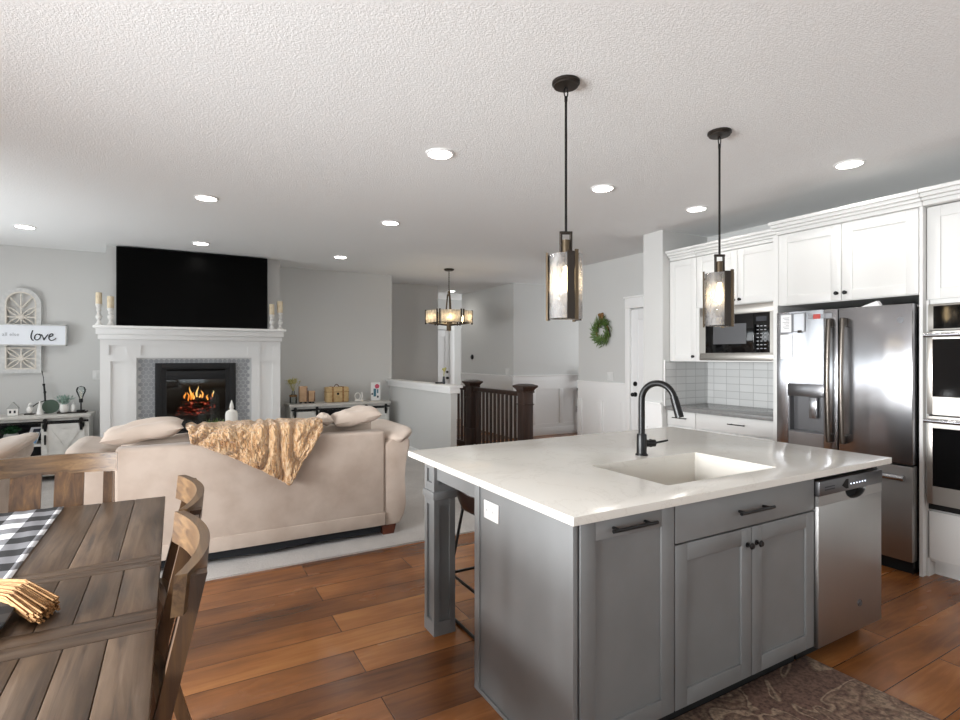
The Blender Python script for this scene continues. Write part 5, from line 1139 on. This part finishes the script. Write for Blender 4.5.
def pendant(x, y, label):
    p = thing('pendant_light', label, 'pendant light', (x, y, 1.6), 0, 'pendant lights over the island')
    MB().lathe(x, y, [(0.065, ZC-0.001), (0.066, ZC-0.012), (0.058, ZC-0.016), (0.058, ZC-0.024), (0.02, ZC-0.028)], 32).build('canopy', 'dark_bronze', p)
    mb = MB(); mb.tube([(x+0.011*math.cos(a), y, ZC-0.052+0.024*math.sin(a)) for a in [2*PI*i/16 for i in range(16)]], 0.003, 6, closed=True); mb.cyl((x, y, ZC-0.095), (x, y, ZC-0.072), 0.0075); mb.cyl((x, y, 2.02), (x, y, ZC-0.09), 0.006, n=12); mb.build('rod', 'black_metal', p)
    mb = MB(); ca, sa = math.cos(-0.5), math.sin(-0.5)
    for s_ in (-1, 1): mb.cyl((x+s_*0.024*ca, y+s_*0.024*sa, 1.90), (x+s_*0.024*ca, y+s_*0.024*sa, 2.02), 0.007, n=8)
    mb.cyl((x-0.03*ca, y-0.03*sa, 2.02), (x+0.03*ca, y+0.03*sa, 2.02), 0.008, n=8); mb.build('yoke', 'dark_bronze', p)
    mb = MB(); mb.cyl((x, y, 1.86), (x, y, 1.985), 0.019, n=16); mb.build('socket_sleeve', 'bronze', p)
    r_ = 0.082; z0, z1 = 1.612, 1.915
    mb = MB(); lo_ = MB()
    for k in range(3):
        a0 = math.radians(120*k-109)
        mb.cyl((x, y, 1.885), (x+r_*math.cos(a0), y+r_*math.sin(a0), 1.885), 0.006, n=8); lo_.cyl((x, y, 1.618), (x+r_*math.cos(a0), y+r_*math.sin(a0), 1.618), 0.005, n=8)
    mb.cyl((x, y, 1.875), (x, y, 1.893), 0.03, n=20); lo_.cyl((x, y, 1.612), (x, y, 1.622), 0.015, n=16); mb.build('spider', 'dark_bronze', p); lo_.build('bottom_spider', 'dark_bronze', p)
    for k in range(3):
        a0 = math.radians(120*k-109+4); a1 = math.radians(120*(k+1)-109-4)
        MB().grid(lambda u, v: (x+(r_-0.006)*math.cos(a0+(a1-a0)*u), y+(r_-0.006)*math.sin(a0+(a1-a0)*u), z0+(z1-z0)*v), 16, 1).build('glass_panel', 'seeded_glass', p, solid=0.004)
    for k in range(3):
        ac = math.radians(120*k-109)
        def bar(off, ts, wd, th, m, nm, za, zb):
            c_ = Vector((x+(r_+off)*math.cos(ac), y+(r_+off)*math.sin(ac), 0)); t_ = Vector((-math.sin(ac), math.cos(ac), 0)); n_ = Vector((math.cos(ac), math.sin(ac), 0)); c_ = c_ + t_*ts
            b = MB(); b.prism([tuple((c_+t_*sw*wd/2+n_*sn*th/2)[:2]) for sw, sn in ((-1, -1), (1, -1), (1, 1), (-1, 1))], 'z', za, zb)
            return b.build(nm, m, p)
        bar(0.002, -0.006, 0.034, 0.008, 'dark_bronze', 'side_bar', z0-0.006, z1+0.004); bar(0.004, 0.021, 0.016, 0.009, 'bronze', 'accent_bar', z0-0.01, z1+0.012)
    MB().lathe(x, y, [(0.012, 1.862), (0.013, 1.84), (0.017, 1.81), (0.019, 1.785), (0.013, 1.755), (0.003, 1.738)], 18).build('bulb', 'bulb_glow', p, 'glowing bulb')
    return p
p0 = pendant(1.615, 2.02, 'nearer glass and bronze pendant hanging over the left half of the island')
dup(p0, (2.752, 2.03, 1.6), 'farther glass and bronze pendant hanging in front of the white cabinets')

# chandelier
chx, chy = 3.54, 7.18
ch = thing('chandelier', 'bronze chandelier with curved frosted glass shades over the stairwell', 'chandelier', (chx, chy, 1.82))
MB().lathe(chx, chy, [(0.075, ZC-0.001), (0.078, ZC-0.012), (0.06, ZC-0.028), (0.01, ZC-0.032)], 24).build('canopy', 'dark_bronze', ch)
mb = MB(); z = ZC-0.03; k = 0
while z > 2.40:
    mb.tube([((chx+0.009*math.cos(a) if k % 2 else chx), (chy if k % 2 else chy+0.009*math.cos(a)), z-0.018+0.02*math.sin(a)) for a in [2*PI*i/10 for i in range(10)]], 0.003, 5, closed=True); z -= 0.03; k += 1
mb.build('chain', 'chain_metal', ch)
mb = MB(); mb.cyl((chx, chy, 2.34), (chx, chy, 2.41), 0.022)
for a in (0.4, 0.4+PI*2/3, 0.4+PI*4/3): mb.tube([(chx+0.02*math.cos(a), chy+0.02*math.sin(a), 2.36), (chx+0.06*math.cos(a), chy+0.06*math.sin(a), 1.93)], 0.012, 8)
mb.cyl((chx, chy, 1.82), (chx, chy, 1.95), 0.035, n=20); mb.build('center_column', 'bronze', ch)
N = 6; rad = 0.345
mb = MB()
mb.tube([(chx+0.30*math.cos(t), chy+0.30*math.sin(t), 1.935) for t in [2*PI*i/48 for i in range(48)]], 0.008, 6, closed=True)
for k in range(N):
    a = 2*PI*k/N - math.radians(112)
    mb.tube([(chx+0.03*math.cos(a), chy+0.03*math.sin(a), 1.90), (chx+0.3*math.cos(a), chy+0.3*math.sin(a), 1.935)], 0.009, 6)
mb.build('arms', 'dark_bronze', ch)
for k in range(N):
    am = 2*PI*k/N - math.radians(112); a0, a1 = am-0.44, am+0.44
    MB().grid(lambda u, v: (chx+rad*math.cos(a0+(a1-a0)*u), chy+rad*math.sin(a0+(a1-a0)*u), 1.935+0.175*v), 10, 1).build('glass_shade', 'frosted_glass', ch, solid=0.005)
    for e in (a0-0.02, a1+0.02): MB().cyl((chx+rad*math.cos(e), chy+rad*math.sin(e), 1.915), (chx+rad*math.cos(e), chy+rad*math.sin(e), 2.125), 0.012, n=8).build('shade_bracket', 'dark_bronze', ch)
    MB().lathe(chx+0.26*math.cos(am), chy+0.26*math.sin(am), [(0.01, 1.945), (0.02, 1.985), (0.024, 2.02), (0.004, 2.06)], 12).build('bulb', 'bulb_glow', ch)

# ------------------------------------------------------------------ sofa, armchair, throw, coffee table
def arm_profile(sg, xin):
    P = [(0.0, 0.09), (0.125, 0.09), (0.165, 0.16), (0.185, 0.25), (0.175, 0.35), (0.15, 0.45), (0.155, 0.54), (0.185, 0.63), (0.215, 0.70), (0.215, 0.76), (0.17, 0.795), (0.08, 0.79), (0.0, 0.74)]
    return [(xin+sg*a, z) for a, z in P]
def couch(name, lab, cat, x0, x1, y0, depth, ncush, back_h=0.845):
    s = thing(name, lab, cat, ((x0+x1)/2, y0+depth/2, 0.012)); y1 = y0+depth
    mb = MB(); mb.box(x0, x1, y0, y0+0.16, 0.10, back_h, 0.022, 3); mb.box(x0, x1, y0+0.14, y1-0.03, 0.09, 0.27, 0.015)
    mb.box(x0+0.0, x1-0.0, y0-0.008, y0+0.03, 0.10, 0.20, 0.008)
    mb.build('frame', 'microfiber', s)
    mb = MB(); mb.box(x0+0.03, x1-0.03, y0+0.02, y0+0.05, 0.045, 0.1); mb.prism([(x0+0.45, 0.1), (x0+0.50, 0.055), (x0+0.9, 0.04), (x0+1.2, 0.06), (x0+1.25, 0.1)] if x1-x0 > 1.4 else [(x0+0.1, 0.1), (x0+0.3, 0.06), (x0+0.5, 0.1)], 'y', y0+0.005, y0+0.02); mb.build('dust_cover', 'dust_cover', s)
    for sg, xin in ((-1, x0), (1, x1)):
        mb = MB(); mb.prism(arm_profile(sg, xin), 'y', y0+0.01, y1, 0.018); am = mb.build('arm', 'microfiber', s)
        mb = MB()
        def padf(u, v):
            a = u*2*PI; e = 1.0 if 0.02 < v < 0.98 else 0.0
            k = (1-abs(2*v-1)**6)**0.5
            cx, cz = xin+sg*0.14, 0.775
            return (cx+sg*(0.135*math.cos(a))*k + sg*0.03*0, y0-0.02+(depth+0.03)*v, cz+0.06*math.sin(a)*k + 0.05*sg*sg*max(0, math.cos(a))*k)
        mb.grid(padf, 20, 24, closed_u=True); mb.build('arm_pad', 'microfiber_pale', am)
    wd = (x1-x0)/ncush
    for k in range(ncush):
        a0, a1 = x0+wd*k+0.006, x0+wd*(k+1)-0.006
        MB().box(a0, a1, y0+0.30, y1+0.01, 0.272, 0.46, 0.05, 4).build('seat_cushion', 'microfiber', s)
        MB().pillow(((a0+a1)/2, y0+0.27, 0.685), ((a1-a0)/2, 0, 0), (0, 0.06, 0.21), (0, -0.13, 0.02), 20, 0.2, k*3.1).build('back_cushion', 'microfiber_pale', s)
    for fx_ in (x0-0.10, x1-0.02):
        for fy_ in (y0+0.02, y1-0.14):
            mb = MB(); z0 = 0.0125; a, b_ = fx_, fx_+0.12
            vs_ = [mb.bm.verts.new(p) for p in ((a+0.015, fy_+0.015, z0), (b_-0.015, fy_+0.015, z0), (b_-0.015, fy_+0.1, z0), (a+0.015, fy_+0.1, z0), (a, fy_, 0.098), (b_, fy_, 0.098), (b_, fy_+0.115, 0.098), (a, fy_+0.115, 0.098))]
            for q in ((0, 3, 2, 1), (4, 5, 6, 7), (0, 1, 5, 4), (1, 2, 6, 5), (2, 3, 7, 6), (3, 0, 4, 7)): mb.bm.faces.new([vs_[i] for i in q])
            mb.build('foot', 'foot_wood', s, smooth=False)
    return s
couch('sofa', 'long beige microfiber sofa seen from behind, facing the fireplace', 'sofa', -0.335, 1.445, 4.07, 0.92, 3)
couch('armchair', 'beige rolled arm armchair left of the sofa behind the head chair', 'armchair', -1.72, -1.19, 4.55, 0.9, 1, 0.80)
def cushion(lab, c, ax, ay, az, seed, m='microfiber_pale'):
    return tag(MB().pillow(c, ax, ay, az, 22, 0.35, seed).build('throw_pillow', m), lab, 'pillow', 'loose pillows on the sofa')
cushion('pale pillow lying on the left end of the sofa back', (-0.185, 4.235, 0.938), (0.235, 0, 0.03), (0, 0.12, 0.015), (0, 0, 0.06), 1.3)
cushion('large cream pillow at the right end of the sofa back', (1.255, 4.25, 0.955), (0.19, 0, 0.028), (0, 0.12, 0.015), (0, 0, 0.06), 4.2)
cushion('small pale pillow wedged between the fur throw and the large cream pillow', (1.012, 4.25, 0.945), (0.045, 0, 0.0), (0, 0.11, 0.01), (0, 0, 0.04), 2.2)
# throw
random.seed(2)
def throwf(u, v):
    xt = 0.065+0.885*u
    tip = 0.66/0.90
    # hanging length: triangle peaking at the tip, near zero at the left
    L = 0.05+0.355*(u/tip) if u < tip else max(0.03, 0.405*(1-(u-tip)/(1-tip))**0.8)
    fold = 0.030*math.sin(17*u+5.0*noise.noise(Vector((u*3, v*1.6, 0)))+2.5*v) + 0.012*noise.noise(Vector((u*14+v*5, v*3, 2.0)))
    fz_ = 0.010*noise.noise(Vector((u*34, v*22, 1.7))) + 0.007*noise.noise(Vector((u*80, v*50, 4.1)))
    n_ = abs(fold)*(0.5+0.9*v)+fz_
    if v < 0.42: q = 0.42*v/0.42
    else: q = 0.42 + (v-0.42)/0.58*(L+0.06)
    if q < 0.42: ph = 0.0; y = 4.50-q; z = 0.945-0.17*max(0, 0.2-q)
    elif q < 0.50: ph = (q-0.42)/0.08*PI/2; y = 4.08-0.05*math.sin(ph); z = 0.895+0.05*math.cos(ph)
    else: ph = PI/2; y = 4.03; z = 0.895-(q-0.50)
    k = max(0, min(1, (v-0.42)/0.58))
    x = xt + (0.70-xt)*0.28*k*(L/0.405)
    return (x, y-math.sin(ph)*n_, z+math.cos(ph)*n_*0.7)
th_ = MB().grid(throwf, 150, 90).build('throw_blanket', 'fur_throw', solid=0.012); tag(th_, 'tan furry throw blanket draped over the back of the sofa', 'blanket')
cf = thing('coffee_table', 'low coffee table hidden before the sofa, holding the white candle', 'table', (0.5, 6.15, 0.013))
MB().box(0.0, 1.1, 5.85, 6.45, 0.42, 0.46, 0.004).build('table_top', 'console_top', cf)
for x in (0.04, 1.0):
    for y in (5.89, 6.35): MB().box(x, x+0.06, y, y+0.06, 0.013, 0.42).build('leg', 'matte_black', cf)
cl = thing('candle_lantern', 'white bottle shaped candle standing before the fireplace opening', 'candle', (0.513, 6.2, 0.461))
MB().lathe(0.513, 6.2, [(0.06, 0.461), (0.061, 0.83), (0.052, 0.86), (0.02, 0.878), (0.017, 0.885)], 24).build('wax_body', 'white_wax', cl)
MB().lathe(0.513, 6.2, [(0.017, 0.885), (0.022, 0.90), (0.016, 0.935), (0.006, 0.965), (0.001, 0.98)], 16).build('flame_tip', 'white_wax', cl)
potted('potted_sprig', 'small pale green sprig peeking over the throw beside the white candle', 'plant', 0.35, 6.05, 0.461, 0.06, 0.2, 'ceramic_white', 'leaf_green', 70, 0.1, 0.025, 0.7)

# ------------------------------------------------------------------ dining table and chairs
TX0, TX1, TY0, TY1, TZ = -1.04, -0.042, 0.80, 3.0, 0.76
dt = thing('dining_table', 'rustic brown plank dining table in the foreground', 'dining table', ((TX0+TX1)/2, 1.9, 0))
mb = MB(); cross = MB(); g = 0.0016
secs = [(TY0+0.0, 1.545), (1.675, 2.02), (2.125, TY1)]; xs = [TX0, -0.955, -0.87, -0.785, -0.70, -0.62, -0.54, -0.46, -0.38, -0.302, -0.225, -0.14, TX1]
for (a, b_) in secs:
    xx = xs if a < 2.1 else [TX0, -0.92, -0.79, -0.62, -0.46, -0.296, -0.165, TX1]
    for x0, x1 in zip(xx, xx[1:]): mb.box(x0+g/2, x1-g/2, a+g/2, b_-g/2, TZ-0.028, TZ, 0.002)
for (a, b_) in ((1.545, 1.61), (1.61, 1.675), (2.02, 2.072), (2.072, 2.125)): cross.box(TX0, TX1, a+g/2, b_-g/2, TZ-0.028, TZ, 0.002)
tp = mb.build('tabletop', 'table_wood', dt); cross.build('cross_boards', 'table_wood_cross', tp)
MB().box(TX0+0.004, TX1-0.004, TY0+0.004, TY1-0.004, TZ-0.05, TZ-0.029).build('under_board', 'chair_wood', dt)
mb = MB(); 
for b_ in ((TX0+0.06, TX0+0.085, TY0+0.1, TY1-0.1), (TX1-0.085, TX1-0.06, TY0+0.1, TY1-0.1), (TX0+0.1, TX1-0.1, TY0+0.06, TY0+0.085), (TX0+0.1, TX1-0.1, TY1-0.085, TY1-0.06)): mb.box(*b_, 0.63, TZ-0.05)
mb.build('apron', 'table_wood', dt)
for x in (TX0+0.04, TX1-0.13):
    for y in (TY0+0.04, TY1-0.13): MB().box(x, x+0.09, y, y+0.09, 0, TZ-0.05, 0.004).build('leg', 'table_wood', dt)
# chair prototype at the origin: back at y=0, seat towards -y
def chair():
    c = thing('dining_chair', '', 'dining chair', (0, 0, 0), 0, 'brown slat back dining chairs')
    hw_ = 0.27; zt = 0.97
    def crest(y_in, z0, z1, th, bow, wd):
        mb = MB(); n = 14
        rows = []
        for i in range(n+1):
            u = 2*i/n-1; x = wd*u; y = y_in+bow*(1-u*u)
            rows.append([mb.bm.verts.new(p) for p in ((x, y-th/2, z0), (x, y+th/2, z0), (x, y+th/2+0.008, z1), (x, y-th/2+0.008, z1))])
        for r0, r1 in zip(rows, rows[1:]):
            for i in range(4): mb.bm.faces.new((r0[i], r0[(i+1) % 4], r1[(i+1) % 4], r1[i]))
        mb.bm.faces.new(rows[0][::-1]); mb.bm.faces.new(rows[-1])
        bmesh.ops.bevel(mb.bm, geom=[e for e in mb.bm.edges if e.calc_face_angle(0) > 0.9], offset=0.004, segments=2, affect='EDGES', profile=0.5)
        return mb
    crest(-0.034, 0.882, zt, 0.024, 0.056, hw_).build('crest_rail', 'chair_wood_glare', c)
    crest(-0.105, 0.545, 0.60, 0.024, 0.038, hw_-0.05).build('lower_rail', 'chair_wood_glare', c)
    def yb_(z): return 0.008 - 0.115*max(0, (0.955-z)/0.5)**1.0 if z > 0.455 else -0.107+0.10*((0.455-z)/0.455)**1.3
    for s_ in (-1, 1):
        mb = MB(); rows = []
        for z in [0, 0.1, 0.2, 0.3, 0.4, 0.455, 0.55, 0.65, 0.75, 0.85, 0.957]:
            y = yb_(z); a, b__ = s_*0.232-0.018, s_*0.232+0.018; d_ = 0.017 if z > 0.5 else 0.021
            rows.append([mb.bm.verts.new(p) for p in ((a, y-d_, z), (b__, y-d_, z), (b__, y+d_, z), (a, y+d_, z))])
        for r0, r1 in zip(rows, rows[1:]):
            for i in range(4): mb.bm.faces.new((r0[i], r0[(i+1) % 4], r1[(i+1) % 4], r1[i]))
        mb.bm.faces.new(rows[0][::-1]); mb.bm.faces.new(rows[-1]); mb.build('back_post', 'chair_wood', c)
    for xc_ in (-0.08, 0.08):
        mb = MB(); rows = []
        for i in range(9):
            z = 0.59+0.30*i/8; y = yb_(z)-0.012+0.034
            rows.append([mb.bm.verts.new(p) for p in ((xc_-0.056, y-0.008, z), (xc_+0.056, y-0.008, z), (xc_+0.056, y+0.008, z), (xc_-0.056, y+0.008, z))])
        for r0, r1 in zip(rows, rows[1:]):
            for i in range(4): mb.bm.faces.new((r0[i], r0[(i+1) % 4], r1[(i+1) % 4], r1[i]))
        mb.bm.faces.new(rows[0][::-1]); mb.bm.faces.new(rows[-1]); mb.build('slat', 'chair_wood', c)
    MB().box(-0.235, 0.235, -0.545, -0.125, 0.44, 0.475, 0.008).build('seat', 'chair_wood', c)
    mb = MB(); mb.box(-0.20, 0.20, -0.535, -0.515, 0.37, 0.44); mb.box(-0.215, -0.195, -0.53, -0.12, 0.37, 0.44); mb.box(0.195, 0.215, -0.53, -0.12, 0.37, 0.44); mb.build('seat_frame', 'chair_wood', c)
    for s_ in (-1, 1): MB().box(s_*0.215-0.02, s_*0.215+0.02, -0.54, -0.50, 0, 0.44, 0.003).build('leg', 'chair_wood', c)
    return c
c0 = chair(); c0.location = (-0.515, 3.155, 0); c0['label'] = 'dining chair with two wide back slats at the far end of the table'
dup(c0, (0.046, 2.125, 0), 'dining chair on the right side of the table, farther from the viewer, near the sofa', -PI/2)
dup(c0, (0.036, 1.57, 0), 'dining chair on the right side of the table, nearest the viewer', -PI/2)
# runner and straw bundle
def runf(u, v):
    return (-0.43-0.36*u, 2.985-1.30*v, TZ+0.0045+0.002*math.sin(17*u+9*v)**2)
rn = MB().grid(runf, 24, 60).build('table_runner', 'buffalo_check', solid=0.003); tag(rn, 'black and white buffalo check table runner lying along the table', 'table runner')
sb = thing('straw_bundle', 'golden straw whisk bundle with a checked cloth handle on the runner', 'broom', (-0.40, 1.85, TZ), 0)
random.seed(9); mb = MB()
o0, o1 = Vector((-0.45, 1.965, TZ+0.032)), Vector((-0.29, 1.745, TZ+0.02)); ax = (o1-o0); sd = Vector((0.3, 0.95, 0)).normalized()
for k in range(170):
    s_ = random.uniform(-1, 1); hgt = random.uniform(0, 1)
    st = o0+sd*s_*0.034+Vector((0, 0, hgt*0.014-0.006)); en = o1+sd*s_*0.05+ax.normalized()*random.uniform(-0.03, 0.02)+Vector((0, 0, hgt*0.028-0.012))
    mid = st.lerp(en, 0.55)+Vector((0, 0, 0.014*(0.4+hgt)))
    mb.tube([st, mid, en], 0.0028, 5)
mb.build('straw', 'straw', sb)
mb = MB(); mb.box(-0.85, -0.355, 1.66, 1.90, TZ+0.009, TZ+0.016, 0.003)
for v_ in mb.bm.verts: v_.co = Vector((v_.co.x*1.0, v_.co.y + 0.25*(v_.co.x+0.36), v_.co.z + 0.014*max(0, v_.co.x+0.55)/0.15))
mb.build('cloth_wrap', 'ribbon_check', sb)
